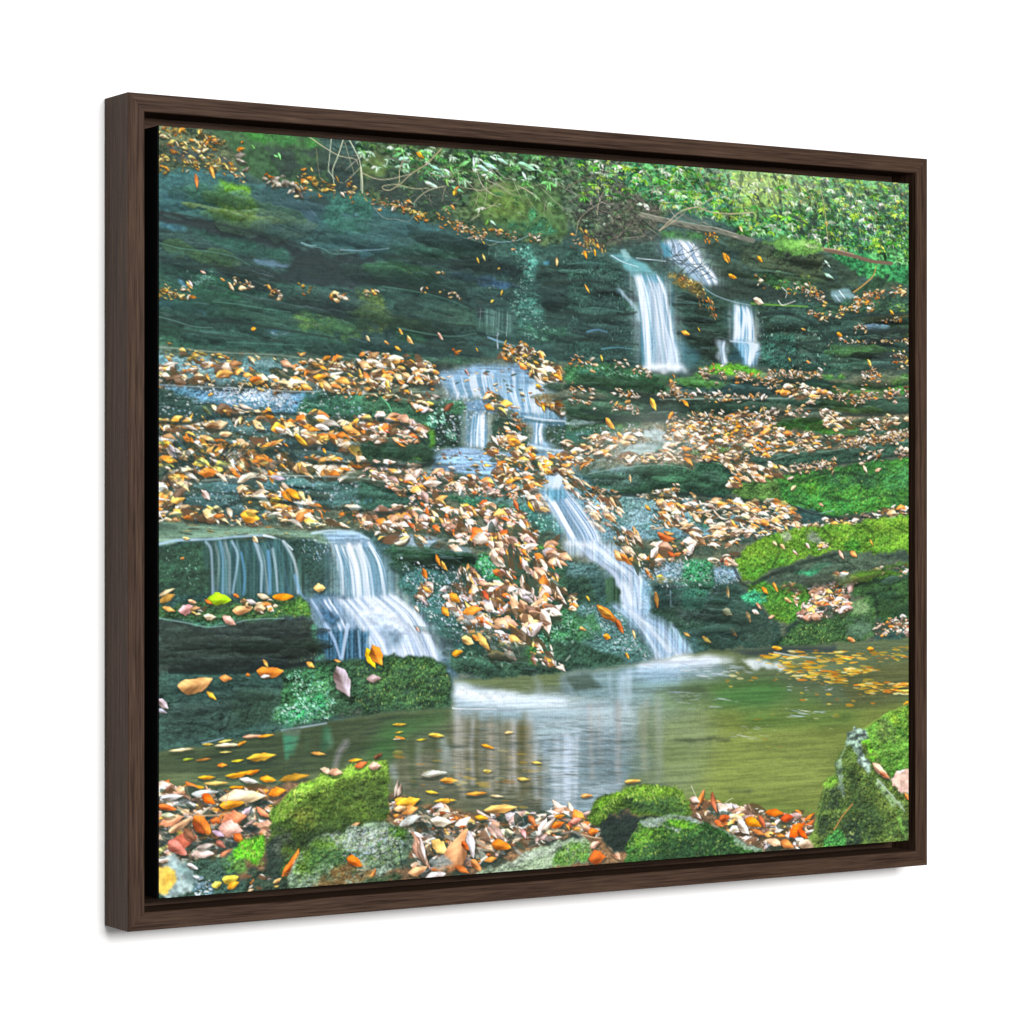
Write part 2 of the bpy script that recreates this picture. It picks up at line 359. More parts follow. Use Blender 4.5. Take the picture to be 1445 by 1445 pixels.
ART = """
F 3f5852 2d403c r .28 0 1|-47,-45 2548,-85 2549,2032 -47,2036
F 59644a 3c4838 m .35 3 1|-17,-29 155,-4 248,45 269,96 155,111 -17,114
F 3c5a3a 2c4232 s .2 4 1|114,-20 470,-17 513,138 406,144 321,125 248,105 217,51
F 40803c 356438 m .2 3 .9|227,-9 470,-7 461,25 374,24 279,26
F 33413a 2b3633 r .2 2 .9|309,34 461,27 597,32 604,132 448,134 353,110
F 3c4646 4a5452 r .3 2 .9|23,47 155,51 242,92 159,94 43,88
F 3c6264 34524e r .25 2 1|-17,110 155,107 259,130 406,144 597,146 709,188 888,227 1025,259 888,275 597,293 480,299 406,283 279,262 155,236 -17,231
F 3f6a7a 3c6066 r .2 8 .7|-3,172 78,185 84,218 -3,219
F 48606c 3c5658 r .25 6 .8|290,140 448,149 470,248 374,277 284,252
F 5a8a30 3c6c38 m .3 3 1|176,131 258,140 281,192 288,256 248,250 196,231 161,212 155,172
D M 240 3.15 7.35 0 80 .5 .8|168,195 254,190 271,245 248,241 192,223
F 37604a 2c4f40 m .3 4 .8|74,152 176,146 165,217 94,218
F 3c7060 2e5848 m .3 4 1|495,154 632,146 632,249 513,246 474,201
F 2a3834 2a3834 s .1 3 1|444,153 502,157 495,180 431,188
F 8aa8c8 6f90b0 m .2 3 .7|538,193 578,191 582,204 543,208
F 6f88b0 50708a s .2 5 .6|416,177 461,194 461,216 440,214
S a8c4d8 4.2 2.1 .8 .9|353,171 374,178 397,178
S a8c4d8 4.2 2.1 .7 .9|406,174 431,184 461,209
F 2b3335 29302f r .15 2 1|-17,224 78,228 155,240 290,259 406,283 431,301 470,288 485,317 610,304 610,394 448,395 332,388 248,377 290,356 384,341 389,322 279,304 155,273 94,258 -17,249
F 35604f 2f4c44 r .2 3 1|98,258 238,284 380,307 378,334 279,338 155,307 94,288
F 3a5650 2f4641 r .3 3 1|-17,249 90,258 155,301 279,334 389,348 374,364 258,354 124,367 -17,392
F 4c86a0 47788c s .2 3 .95|-3,248 78,257 82,272 33,270 -3,265
F 5a90b0 47788c s .2 3 .8|33,324 57,319 70,337 37,338
S 8fb0c8 3.15 2.1 .5 .9|1,290 41,296
F 5a7240 3a5a40 m .4 4 .9|90,317 155,329 248,347 269,361 155,351 86,343
D N 60 3.15 6.3 0 60 .5 .7|84,305 155,320 248,347 217,363 94,350
F 7090a8 587890 p .2 2 .9|271,333 311,335 391,344 355,353 283,347
F 2c3a34 28342f r .2 3 1|124,353 238,353 321,377 374,398 258,395 176,380
S 7a98a8 4.2 2.1 .6 .9|269,363 292,371 321,368
F 38604a 2f4f44 r .3 4 1|-17,364 78,366 155,373 258,388 248,414 321,419 597,423 597,575 -17,575
F 2f6246 2a523c m .3 3 1|84,377 155,370 207,397 248,433 217,464 124,449 78,410
D C 70 2.52 5.88 0 60 .45 .8|90,376 155,373 155,396 106,401
F 38804f 2c663c m .3 3 .9|167,417 217,412 213,442 176,439
F 7ab0d0 5f98b8 s .2 2 .8|51,393 65,392 80,414 68,418
F 4f8f78 3f7a60 r .2 2 .9|327,400 427,394 452,402 374,407
F 5c9484 4a7e70 r .2 2 .9|355,421 427,411 487,412 438,425 367,430
F 2d3c39 2b3735 r .2 3 1|374,433 610,424 610,470 513,487 427,460
F 56783c 3a5c38 m .35 4 .9|416,464 513,474 610,529 534,547 427,516 384,488
D M 90 3.15 6.3 0 70 .5 .6|427,471 502,480 534,509 438,508
F 7fb8d8 5f9ac0 s .2 2 .9|112,471 137,467 143,489 122,486
F 5090a8 407080 p .2 3 .8|-3,446 43,459 33,474 1,468
F 5f98b4 4f7f90 p .2 3 .9|288,512 384,516 401,528 332,531
S d0e8f4 3.15 2.1 .9 .9|325,525 353,530 384,521
F 384e48 30443f r .25 4 .8|-3,479 155,488 406,496 279,510 114,506
D C 50 2.1 4.2 0 60 .5 .35|-3,483 258,492 258,567 -3,563
F 36524a 2c423e r .3 3 1|597,270 888,227 1260,247 1428,290 1514,590 1260,596 1025,583 597,604
F 2a3334 2a3334 r .12 3 1|578,302 643,318 665,340 709,365 676,381 709,409 643,398 577,385
F 3d6a78 375a66 r .2 4 .8|597,282 676,266 714,291 643,314 597,312
F 34584a 2c4a40 r .3 3 .9|665,276 1002,270 1025,308 821,321 709,303
F 2b3937 2b3937 r .15 3 .9|709,318 934,302 1025,324 888,341 776,335
F 3f7a48 34603e m .35 3 1|634,331 709,320 794,334 812,360 742,369 665,355
D N 70 3.15 6.3 0 70 .5 .7|676,324 794,334 812,360 709,357
F 4a6468 3c5452 r .25 4 .8|821,333 911,333 934,355 843,363
F 5a8ac4 4a78a8 m .35 3 .95|952,352 1002,346 1053,358 1076,373 1025,383 968,373
F 3f6880 355a64 r .25 5 .7|1002,305 1072,298 1165,306 1153,338 1025,337
F 4f92b0 4a80a0 s .1 2 .8|1177,297 1208,294 1210,305 1182,309
F 447a70 32584e m .5 5 .9|1076,254 1142,255 1170,321 1137,366 1184,410 1208,469 1107,480 1067,424 1090,364
D C 420 1.68 4.2 0 60 .5 .7|1083,266 1146,263 1165,329 1137,366 1184,410 1208,476 1114,480 1060,424 1090,360
D C 150 1.68 3.78 0 60 .5 .45|709,245 934,254 1072,325 1072,424 934,410 776,281
F 2d4038 263430 r .2 4 .9|1165,317 1404,321 1489,408 1501,570 1260,576 1189,499
F 36584a 2d463c m .3 4 .8|597,385 709,388 798,399 934,419 957,477 798,502 665,478 597,471
F 5f7438 3c5434 m .35 3 .9|577,397 661,413 691,458 683,500 588,519
F 3c5c4c 30483e r .3 3 .9|698,409 957,438 961,506 709,505
F 5a8078 3c5a54 w .25 2 .9|970,440 1090,439 1076,503 1002,509 975,490
F 2a3234 2a3234 s .1 2 .9|961,432 984,431 989,470 966,467
F 3a6a4c 2f5a40 m .35 4 1|687,500 798,496 807,540 709,534
F 42785c 2f5a44 m .4 4 .9|1072,479 1260,481 1404,492 1380,533 1165,516
D C 160 2.1 4.2 0 60 .5 .6|1072,481 1260,483 1260,517 1118,513
S a8c0b8 2.1 2.1 .6 .9|975,437 970,490
S a8c0b8 2.1 2.1 .6 .9|1019,442 1014,501
S a8c0b8 2.52 2.1 .6 .9|1035,441 1030,504
S c0d8d8 2.52 2.1 .7 .9|1062,444 1058,511
S a8c0b8 2.1 2.1 .5 .9|995,446 993,505
S b8d0c8 2.1 2.1 .5 .9|1002,260 1000,299
S 9ab0a8 2.1 2.1 .4 .9|1025,265 1019,347
S c8d8e8 5.04 3.36 .9 .9|1030,547 1028,514 1032,504
S 8fc0e0 6.3 2.1 .9 .9|998,515 1025,524 1060,531 1090,538
D D 500 8.4 33.6 6 10 .12 .45|-3,281 577,385 1501,347 1501,590 -3,593
D C 260 6.3 25.2 6 12 .09 .22|-3,153 578,195 1260,297 1501,590 -3,574
D B 160 4.2 16.8 5 12 .12 .3|-3,227 578,271 1025,288 1260,477 577,538 -3,538
F 46583a 2f4332 f .4 3 1|597,-26 888,-21 1260,-18 1307,5 1284,96 1236,249 1072,247 888,221 753,195 597,152
F 587238 44603a s .25 6 .95|952,116 1072,79 1177,87 1260,128 1260,227 1118,221 1014,206 934,156
F 2c3834 38443c r .2 5 .9|632,68 888,81 911,167 798,193 709,168 597,137
F 2f4038 2f4038 r .2 4 .8|798,163 1025,210 1165,226 1025,239 843,219
F 4f9a68 3c7a50 m .3 3 .95|1130,153 1160,149 1170,169 1146,182 1130,171
F 3f8060 2f6048 m .4 4 .8|1025,206 1189,181 1236,219 1165,230 1049,228
F 5a7040 4a5c38 s .2 4 .9|597,32 665,33 676,84 597,98
F 4c6044 36483a f .4 4 1|1236,-30 1501,-28 1700,-20 1650,116 1501,205 1404,254 1307,215 1241,159
F 40403a 353833 f .3 6 .9|1272,137 1331,84 1452,66 1575,120 1575,212 1452,244 1380,242 1307,211
F 4f8a55 336a44 f .5 4 1|1452,-30 2521,-40 2521,305 2383,250 2166,218 2008,196 1904,189 1751,141 1575,124 1452,70
F 2f5a38 244a30 f .5 6 .7|2060,34 2501,25 2501,219 2113,195
F 5a9a78 3f7a58 f .4 6 .8|1675,-4 1801,-12 1853,125 1751,131
F 8fb848 5a9a40 f .4 8 .8|1878,0 2034,2 2055,72 1956,103 1904,147 1873,83
F 3a4c3a 2d3c32 r .3 4 .95|1575,191 1751,176 1904,195 2060,219 2501,273 2501,456 2166,435 1956,391 1751,326 1575,242
F 3a6a38 2c5432 m .3 3 .9|1588,191 1713,190 1725,219 1588,221
F 3f9050 2c6a40 f .4 3 1|2166,214 2501,232 2501,305 2383,300 2274,272
F 5f9a60 3f7a44 f .4 5 .8|2274,166 2501,133 2501,241 2355,237
D G 244 3.78 10.5 20 70 .35 .9|597,-12 888,-7 1260,-2 1260,74 1118,90 1025,72 888,96 709,72 597,70
D G 81 2.73 6.72 20 70 .35 .7|709,72 1025,82 1236,99 1212,200 888,197 731,148
D H 205 3.36 9.66 10 90 .35 .85|1260,-18 1700,-20 1725,112 1501,124 1307,95
D G 129 1.78 5.04 0 90 .3 .6|1260,58 1501,104 1575,181 1404,240 1307,205
D H 280 3.36 9.66 60 60 .35 .9|1625,-9 1904,-10 1904,160 1751,141 1625,117
D H 785 3.36 9.66 20 80 .33 .92|1853,-15 2521,-28 2521,244 2355,222 2166,203 2008,184 1853,177
D C 260 2.94 7.56 10 50 .3 .8|2220,84 2501,90 2501,198 2193,181
D E 130 3.36 8.4 30 80 .45 .8|1827,3 2060,1 2055,62 1956,103 1904,147
D E 60 2.94 6.3 30 80 .45 .7|2113,6 2193,12 2180,107 2113,90
D Y 40 3.36 7.14 30 80 .45 .8|1904,19 2501,15 2501,176 2008,159
D O 26 3.78 6.72 60 60 .4 .9|1904,29 2501,25 2501,198 1956,161
D D 500 3.15 8.4 20 80 .4 .5|1853,1 2501,-5 2501,241 2060,187
D D 160 6.3 18.9 60 60 .3 .55|1853,22 2501,8 2501,241 2060,187
F e4f09c c8e070 s 0 24 .34|1827,-6 2087,-1 2087,71 1956,111 1853,84
F f0f8d8 e0f0c0 s 0 30 .2|1751,-9 2521,-19 2521,89 1904,123
S 8a8a60 2.94 2.1 .7 .9|1995,3 2008,96 1992,180
S 5c5040 3.36 2.1 .7 .9|2087,8 2140,89 2113,195
S 6a5c44 2.94 2.1 .7 .9|2274,22 2314,100 2383,161
S 8a7c58 2.52 1.68 .7 .9|2220,12 2260,82 2355,119
S 5c5040 3.36 2.1 .7 .9|1801,-4 1837,64 1827,147
S 7a7468 2.94 2.1 .7 .9|1713,0 1751,53 1853,94
S 8a8a78 2.52 2.1 .7 .9|1650,14 1713,82 1725,153
S 5c5044 3.78 2.1 .7 .9|1501,-1 1551,61 1538,142
S 9a9480 2.52 1.68 .7 .9|1763,27 1853,47 1943,120
D D 220 6.3 16.8 60 70 .35 .5|1700,11 2501,0 2501,176 2008,159 1751,121
D H 70 5.46 11.3 60 60 .3 .9|1751,28 2501,8 2501,198 2034,168
D W 10 6.3 12.6 0 80 .3 .5|934,23 1002,38 1002,66 945,58
L c8e0e8 .25 0|950,18 952,53
L a8d8c8 .3 0|961,41 1002,58
L a8d8c8 .3 0|979,32 1035,52
L 9fd0b8 .3 0|1025,17 1067,34
L c8e8d8 .3 0|1002,15 1028,25
L 8fc8a0 .3 0|1095,25 1156,45
L b8e0d0 .3 0|1107,48 1125,76
L 6fae6a .3 0|902,51 945,30
L 7fc0a0 .3 0|839,64 861,86
L 8fc8b0 .3 0|809,51 848,64
L 5f9a60 .3 0|691,39 731,21
L 9ad0b0 .3 0|709,45 749,35
L b8d8c8 .3 0|794,98 839,111
L 78c890 .3 0|879,105 922,121
L d89828 .35 0|767,19 796,36
L e8b830 .35 0|776,14 789,33
L c8a030 .5 0|886,131 897,111
L c87830 .4 0|888,116 906,103
L c08848 .4 0|877,155 893,170
L 5a8a3a .5 0|989,208 1002,187
L 8a6a2c .4 0|998,219 1025,214
L a8d8c0 .3 0|1002,191 1025,206
L 78c878 .4 0|332,55 349,61
L 78c878 .4 0|346,46 355,68
L 68a858 .4 0|267,33 279,43
L 8fd0b0 .3 0|2039,266 2076,277
L 9fd8b8 .3 0|2076,271 2113,258
L b0e0c0 .3 0|2121,254 2166,260
L b8e0d0 .3 0|2140,278 2188,251
L 9fd0b0 .3 0|2166,286 2215,305
L c0e8d8 .3 0|2172,247 2199,271
L 9fd0c0 .3 0|2113,313 2145,320
S b8b094 2.52 1.76 .9 .9|440,0 480,22 530,44 578,50 588,65
S a8b09c 2.94 1.89 .9 .9|506,0 500,57 498,85 513,104
S b8c0a4 3.15 2.02 .95 .9|543,-1 526,46 510,85 515,122
S b8c0a4 3.36 2.31 .95 .9|560,-2 582,33 595,64 597,133
S 9a9a7c 2.08 1.51 .8 .9|547,6 556,34 573,81 575,92
S a8a888 2.08 1.26 .8 .9|595,72 560,104 547,115
S 8f8468 1.83 1.26 .7 .9|461,31 465,69 472,106
S a8b09c 1.83 1.26 .8 .9|495,86 523,112 543,117
S c0c4ac 3.99 2.94 .95 .9|597,70 601,108 601,140
S b0a88c 2.52 2.02 .9 .9|597,85 643,99 687,97 753,79
S a8a080 2.52 2.02 .9 .9|731,36 716,72 714,107 687,127 665,125 667,117 709,111 765,119 809,114
S a89c7c 3.36 2.31 .9 .9|848,5 798,51 753,79 709,118
S b8b098 2.31 1.51 .9 .9|859,106 809,120 776,142 762,158
S 9a9274 2.08 1.39 .8 .9|888,77 861,111 850,149
S a8a088 2.08 1.51 .85 .9|902,66 906,103 934,107 979,110 1025,88
S a8a890 1.83 1.26 .85 .9|993,86 993,123 986,153
S b0a890 2.08 1.26 .8 .9|1025,53 1053,71 1072,73
S a8a088 1.83 1.26 .8 .9|1025,88 1072,105 1107,97 1177,81
S b8b098 1.83 1.26 .8 .9|993,149 1032,152
S b8b098 2.08 1.51 .8 .9|636,176 665,202 694,206
S b0b0a0 2.08 1.26 .8 .9|700,204 742,209 762,191
S 9aa89c 2.08 1.26 .85 .9|888,217 915,243 952,249
S 9a9a80 1.83 1.26 .8 .9|952,249 1002,260 1030,253
S 8fb8c8 1.83 1.26 .9 .9|979,245 1037,250 1090,244 1130,228
S b8b098 2.08 1.26 .9 .9|943,196 970,177
S 8a7a64 2.08 1.26 .8 .9|848,172 888,151 906,134
S 9a927c 2.52 1.51 .8 .9|1288,220 1303,171 1355,132 1404,110
S 6a5c4c 3.15 2.02 .8 .9|1260,82 1331,54 1404,29
S 5c5048 2.94 1.51 .8 .9|1368,202 1452,147 1551,81 1650,34
S 544a44 2.52 1.51 .8 .9|1404,230 1501,165 1563,121 1600,62
S 8a8070 1.55 1.01 .7 .9|1409,174 1418,149 1452,167 1482,154
S 9a9080 1.55 1.01 .7 .9|1428,219 1465,187 1484,156
S 4a443e 3.15 1.76 .8 .9|1260,128 1331,104 1428,138 1452,208
D S 150 3.15 10.5 40 90 .1 .6|1307,95 1575,90 1588,221 1380,242
D D 170 4.2 14.7 -30 80 .12 .6|1284,76 1600,68 1600,221 1380,242
D S 220 4.2 14.7 -25 70 .09 .6|1331,-17 1904,-19 1904,154 1501,124
D S 46 16.8 50.4 30 80 .022 .75|513,37 888,51 1072,93 1025,170 798,183 578,119
D S 60 16.8 50.4 30 80 .022 .7|888,51 1260,58 1404,130 1260,198 1025,170
D S 70 16.8 54.6 10 80 .022 .7|1284,27 1751,7 1853,105 1650,198 1404,230
D D 60 16.8 50.4 20 80 .03 .7|1260,28 1700,31 1650,177 1404,210
S 6a6c60 14.7 14.7 .95 .9|1514,148 1600,162 1700,175 1776,179 1853,194 1909,203
D D 60 4.2 12.6 14 20 .1 .6|1526,149 1700,166 1853,187 1904,201 1853,202 1650,181
D S 50 4.2 14.7 14 14 .08 .8|1514,142 1700,162 1853,183 1904,197 1700,179 1526,155
S a8a898 3.36 2.52 .6 .9|1514,144 1600,155 1700,166 1776,173 1853,187
S 3c3c34 4.2 4.2 .7 .9|1563,168 1650,177 1751,188 1853,202
S 6a5648 12.6 10.5 .95 .9|2161,216 2220,222 2287,231 2355,243 2432,246
S b09880 4.2 3.36 .8 .9|2161,212 2220,215 2287,225
S b0a488 3.78 2.52 .9 .9|1909,120 1827,129 1751,127 1713,117 1650,132 1575,191
S a8a080 3.36 2.1 .9 .9|1776,80 1713,112 1663,128
S b0a488 3.36 2.1 .8 .9|1575,191 1625,162 1663,136
S b0a898 2.52 1.68 .7 .9|1575,130 1585,115 1595,131
S a8a070 3.36 2.52 .8 .9|2158,33 2174,87 2185,171 2193,212
S b8b088 2.52 1.68 .7 .9|2350,98 2377,122
S 8fa888 2.1 1.68 .6 .9|1878,45 1943,120 2008,148
F 3f4c36 2f3c2f m .35 2 1|1865,224 1943,204 2034,210 2172,239 2172,309 2087,327 1969,296 1865,266
F 6a9a48 4f7a3c m .3 2 1|1935,204 2029,187 2140,194 2172,222 2140,236 2060,236 2003,226 1982,212
F 98c870 70a850 m .25 2 1|2018,200 2082,188 2108,204 2082,226 2039,224
F a8b890 8aa070 m .25 2 .9|2100,200 2145,206 2166,222 2129,224
F 4a7a34 3c6030 m .3 2 .9|1982,227 2018,238 2003,251 1982,244
F 2c3a34 26322e r .2 3 1|1751,326 1878,311 2008,336 2061,366 1904,380 1776,377
F 3c6a3c 2c5232 m .4 3 .9|1904,285 2113,311 2140,352 2034,346 1917,313
D H 44 2.1 5.04 10 60 .35 .8|1904,280 2113,296 2140,346 1982,335 1904,309
F 2f3f38 283530 r .2 3 1|2087,344 2193,344 2207,377 2087,386
F 8fb0b8 6a8a90 p .3 2 .9|2199,339 2268,328 2306,356 2260,383 2209,370
S e0ecf4 4.2 2.1 .9 .9|2231,338 2252,358 2274,374
S d0e0f0 4.2 2.1 .8 .9|2215,351 2236,372
F 2f4a34 26382c m .25 2 1|2295,331 2383,289 2424,276 2383,321 2306,345
S c89850 3.78 2.52 .9 .9|2285,340 2328,313 2361,286 2372,257
F 2f4c42 283c38 m .35 4 1|1255,262 1380,276 1465,324 1506,397 1521,594 1428,588 1255,585
D C 240 1.89 4.2 90 30 .4 .45|1255,287 1380,296 1477,368 1489,550 1255,557
F 2d463e 27382f r .3 3 1|1620,342 1713,334 1840,395 1837,498 1771,566 1713,572 1655,590 1625,464
F 2c423a 26362f m .3 3 1|1575,232 1613,230 1650,284 1600,298 1575,273
F 2f4840 26382f m .4 3 1|1904,380 2166,372 2501,338 2501,521 2328,585 2061,592 1925,575 1914,475
D C 300 1.89 4.62 90 40 .4 .5|1930,412 2140,405 2274,485 2274,574 1935,568
D N 90 2.1 5.04 90 50 .4 .5|1930,392 2220,381 2220,529 1930,537
F 4a9070 347058 m .4 3 .8|2140,563 2274,553 2274,580 2140,584
F 3c4a44 323f3c r .25 3 .9|2333,462 2501,439 2501,534 2369,550 2339,525
F 446050 36503f r .3 3 .9|2166,497 2274,485 2333,500 2344,572 2193,568
F 4a7a34 3a6030 m .3 2 .9|2301,492 2334,509 2344,551 2328,543
S 5f9038 6.3 4.2 .8 .9|1904,388 2008,389 2113,389
F 3a5a3c 2c4434 m .3 2 .95|2301,367 2501,327 2501,381 2383,396 2166,404 2140,388
F 33503c 2a4032 m .3 2 .95|2328,423 2501,396 2501,439 2355,457 2274,447
S c8a850 4.2 4.2 .7 .9|2333,430 2410,416 2501,402
D H 44 2.52 5.38 10 70 .35 .85|2383,449 2501,424 2501,478 2410,476
D H 20 2.52 5.04 10 70 .35 .8|2451,372 2501,366 2501,392 2460,397
F 88a8c8 6888a8 p .2 2 .8|2323,434 2369,426 2383,441 2333,449
K 60 52.5 168 8.4 23.1 2 .7 .3|1189,310 1404,295 1489,388 1501,570 1236,567 1177,440
K 40 52.5 147 8.4 21 3 .8 .4|1625,352 1713,379 1827,416 1827,499 1763,552 1663,555
K 36 52.5 189 8.4 25.2 5 .7 .2|1600,241 1853,229 2166,256 2220,338 2008,368 1751,337
K 90 52.5 189 10.5 29.4 -3 .75 .25|1969,394 2166,404 2501,392 2501,553 2342,572 1956,568
F 64989e 4f8088 p .25 3 1|1394,267 1433,265 1462,268 1531,289 1565,316 1580,340 1541,337 1487,333 1448,297
F a0c8cc 78a8b0 p .2 2 .8|1433,257 1457,252 1482,279 1462,284
S c8dce8 3.36 2.1 .8 .9|1409,270 1452,288 1501,298
S c8dce8 2.94 2.1 .8 .9|1496,274 1551,276 1600,278
W 5c98b8 2.6 .7 .92|1477,324 1492,372 1499,428 1506,489 1514,590|1580,319 1608,367 1620,424 1638,505 1663,590
W d8dcf0 2 .9 .7|1531,336 1536,406 1551,507 1546,589|1590,343 1605,445 1640,525 1655,590
W 4a8ca8 2 .35 .8|1428,350 1438,380 1477,413 1501,452|1438,354 1452,373 1492,408 1516,452
F e8ecf8 dce4f4 s .1 5 .8|1516,573 1660,574 1670,590 1600,604 1514,594
F 4a8090 3c6878 p .2 6 .5|1625,501 1675,516 1725,543 1713,568 1670,586 1655,545
W a8c0e0 2.6 .8 .95|1585,217 1585,252 1600,265 1650,296 1713,342|1688,216 1718,235 1741,275 1776,305 1791,331
F 3f8098 4f90a8 p .2 3 .8|1575,218 1610,230 1625,264 1590,266
S a8c4d4 3.36 2.94 .6 2|1613,271 1663,299 1713,334 1763,365 1827,383 1899,393
D D 60 6.3 25.2 -20 80 .06 .7|1563,233 1751,223 1776,325 1600,333
S 2c3c44 2.52 2.1 .7 .9|1563,233 1600,272 1675,282 1751,279
S 2c3c44 2.52 2.1 .7 .9|1600,241 1650,275 1688,257 1713,236
S 34444c 2.52 2.1 .7 .9|1588,266 1638,311 1725,297 1776,257
S 34444c 2.52 2.1 .7 .9|1551,308 1613,285 1713,293 1776,325
S 34444c 2.52 2.1 .7 .9|1625,332 1688,309 1751,254
S 46586a 2.52 2.1 .6 .9|1650,228 1695,267 1735,321
F 7f6a34 5a5030 m .4 3 .95|1595,327 1638,313 1713,334 1730,379 1688,370 1625,346
D Y 60 3.36 8.4 30 70 .45 .9|1590,319 1650,308 1713,338 1725,368 1650,351
D O 30 3.36 7.56 60 60 .45 .9|1713,359 1763,377 1781,428 1725,420
D Y 40 3.36 7.56 60 60 .45 .9|1713,359 1763,377 1781,428 1713,420
W 5c98c0 2.6 .7 .9|1835,393 1835,426 1835,457 1830,503|1899,397 1912,423 1920,458 1925,500
F 5c90b0 4a7c98 w .3 4 .8|1837,503 1930,508 1935,537 1909,573 1868,574 1853,539
W 8fbcdc 2.6 .7 .8|1837,498 1863,514 1871,539 1878,572|1925,500 1938,508 1925,537 1904,573
W b8d0ec 2.6 .8 .9|1781,504 1781,531 1789,566|1817,499 1812,524 1824,565
S d8e4f4 4.2 2.94 .6 2|1827,501 1878,503 1925,508
F 2c5058 26424a r .2 2 .8|1827,524 1858,523 1863,556 1832,557
D D 200 6.3 21 -4 12 .12 .45|1930,392 2501,348 2501,575 1930,579
D C 90 4.2 16.8 -4 12 .1 .3|1930,392 2501,348 2501,575 1930,579
K 24 105 315 12.6 46.2 6 .5 .5|-3,135 279,146 578,166 578,271 406,276 155,236 -3,223
K 26 105 294 12.6 37.8 10 .5 .4|-3,272 155,310 363,385 577,405 577,443 363,432 -3,382
K 56 84 315 12.6 42 6 .6 .45|-3,400 363,423 599,442 888,450 979,506 1002,564 597,575 -3,556
K 56 84 273 12.6 37.8 6 .6 .4|597,194 888,236 1025,269 1025,426 888,402 709,370 597,385
F 3a6c60 2c5448 m .5 4 .7|1943,474 2061,471 2061,565 1943,568
D C 200 1.89 4.62 90 50 .4 .5|1930,454 2140,447 2274,506 2274,574 1935,568
D C 150 1.89 4.2 90 30 .4 .4|1255,287 1380,296 1477,368 1489,550 1255,557
F 26383a 223032 s .1 10 .3|-3,227 578,281 1025,328 1452,389 1477,560 597,575 -3,556
F 2c4448 26383c s .1 12 .35|290,140 621,154 1002,260 578,281 321,256
S 26302f 6.3 4.2 .7 2.5|-3,227 78,231 155,244 290,265 406,289 448,300
S 6a9a98 3.36 2.1 .5 2|427,290 480,295 513,308 578,302
S 8fb4bc 4.2 2.1 .7 2|416,283 440,289 461,288
S 8fb0c4 3.36 2.1 .6 2|534,296 578,296 643,291 683,285
S 26302c 8.4 4.2 .7 3|78,366 155,359 248,366 321,381 384,397
S 5a8a7c 3.36 2.1 .5 2|-3,303 63,315 135,319 217,330 263,350
S 5a8a7c 3.36 2.1 .5 2|155,449 238,455 321,464 384,469
S 24302c 8.4 4.2 .7 3|155,499 248,504 321,512 427,524 534,535
S 6f9a94 2.94 2.1 .5 2|-3,494 43,503 94,516 155,518
S 24302c 6.3 4.2 .6 3|-3,516 74,528 176,539 321,546
S 4f7c70 3.36 2.1 .5 2|196,554 279,555 363,556 448,557
S 24302c 10.5 6.3 .7 3|597,377 709,384 798,396 888,411 952,440
S 4f7c6c 4.2 2.1 .5 2|665,389 776,400 866,416 934,437
S 24302c 8.4 6.3 .7 3|665,305 798,311 911,317 1025,312
S 24302c 8.4 4.2 .7 3|698,467 798,477 888,485 957,487
S 24302c 8.4 6.3 .6 3|709,524 798,539 911,551 979,565
S 5c8a7c 4.2 2.1 .5 2|709,499 798,512 888,517 961,506
S 24302c 10.5 6.3 .6 3|1189,360 1260,353 1331,346 1428,358 1482,372
S 4f8078 3.36 2.1 .6 2|1260,301 1331,294 1404,295
S 5c8ab0 6.3 4.2 .6 3|1327,490 1360,483 1394,488
S 24302c 10.5 6.3 .6 3|1255,509 1355,514 1452,519 1501,521
S 24302c 10.5 6.3 .6 3|1255,437 1355,445 1452,438 1496,428
S 4f8078 4.2 2.1 .5 2|1452,430 1355,421 1284,432
S 5c9ab0 4.2 2.1 .6 2|1375,537 1428,531 1477,534
S 24302c 10.5 6.3 .6 3|1625,403 1700,404 1776,418 1827,429
S 5c8a84 3.36 2.1 .5 2|1625,395 1713,396 1789,405
S 24302c 10.5 6.3 .6 3|1640,484 1713,478 1776,488
S 202c2a 12.6 8.4 .7 4|1930,423 2008,410 2113,431 2166,467 2193,508
S 202c2a 10.5 6.3 .6 4|1930,491 2034,501 2140,493 2274,464 2501,448
S 202c2a 10.5 6.3 .6 4|2034,534 2087,543 2140,531
S 4f6a60 16.8 12.6 .5 5|2087,522 2119,532 2140,556
S 202c2a 8.4 6.3 .6 3|2180,391 2274,400 2383,404 2501,392
B Y 70 4.2 11.6 29.4|-3,10 78,16 135,34
B Y 60 4.2 10.5 21|125,35 176,42 227,65 259,78
B O 22 5.25 12.6 14.7|139,26 180,40 217,32 248,53
B Y 90 4.2 11.6 18.9|1,94 53,98 94,96 155,92 207,100 248,123
D Y 60 4.2 10.5 30 70 .4 .8|-3,25 114,36 217,84 155,99 -3,91
B S 40 6.3 18.9 16.8|217,77 279,108 363,135 448,141
B Y 90 4.2 11.6 18.9|248,101 284,127 321,111 363,128 427,135
B Y 110 4.2 11.6 25.2|321,126 406,121 470,121 513,134 578,122
B O 12 5.25 10.5 12.6|290,110 321,111 334,103
B L 26 4.2 9.45 14.7|406,140 470,148 534,140 578,141
B L 44 4.2 9.45 14.7|610,147 654,164 691,169 736,171
B Y 70 4.2 9.45 18.9|736,163 776,188 821,205 861,195 888,213
B L 70 4.2 9.45 16.8|866,202 911,216 957,233 991,235
B L 40 4.2 8.82 12.6|1025,225 1083,234 1130,228 1177,226
B O 12 5.25 12.6 12.6|1222,209 1236,231 1245,246
B L 30 4.2 8.4 14.7|1255,226 1307,251 1355,257 1394,271
B O 14 6.3 14.7 16.8|1312,255 1346,261 1360,269
D Y 60 4.2 10.5 60 50 .4 .8|1307,195 1355,223 1394,251 1370,256 1317,235
B Y 46 4.2 10.5 16.8|-3,435 33,430 65,440 104,438
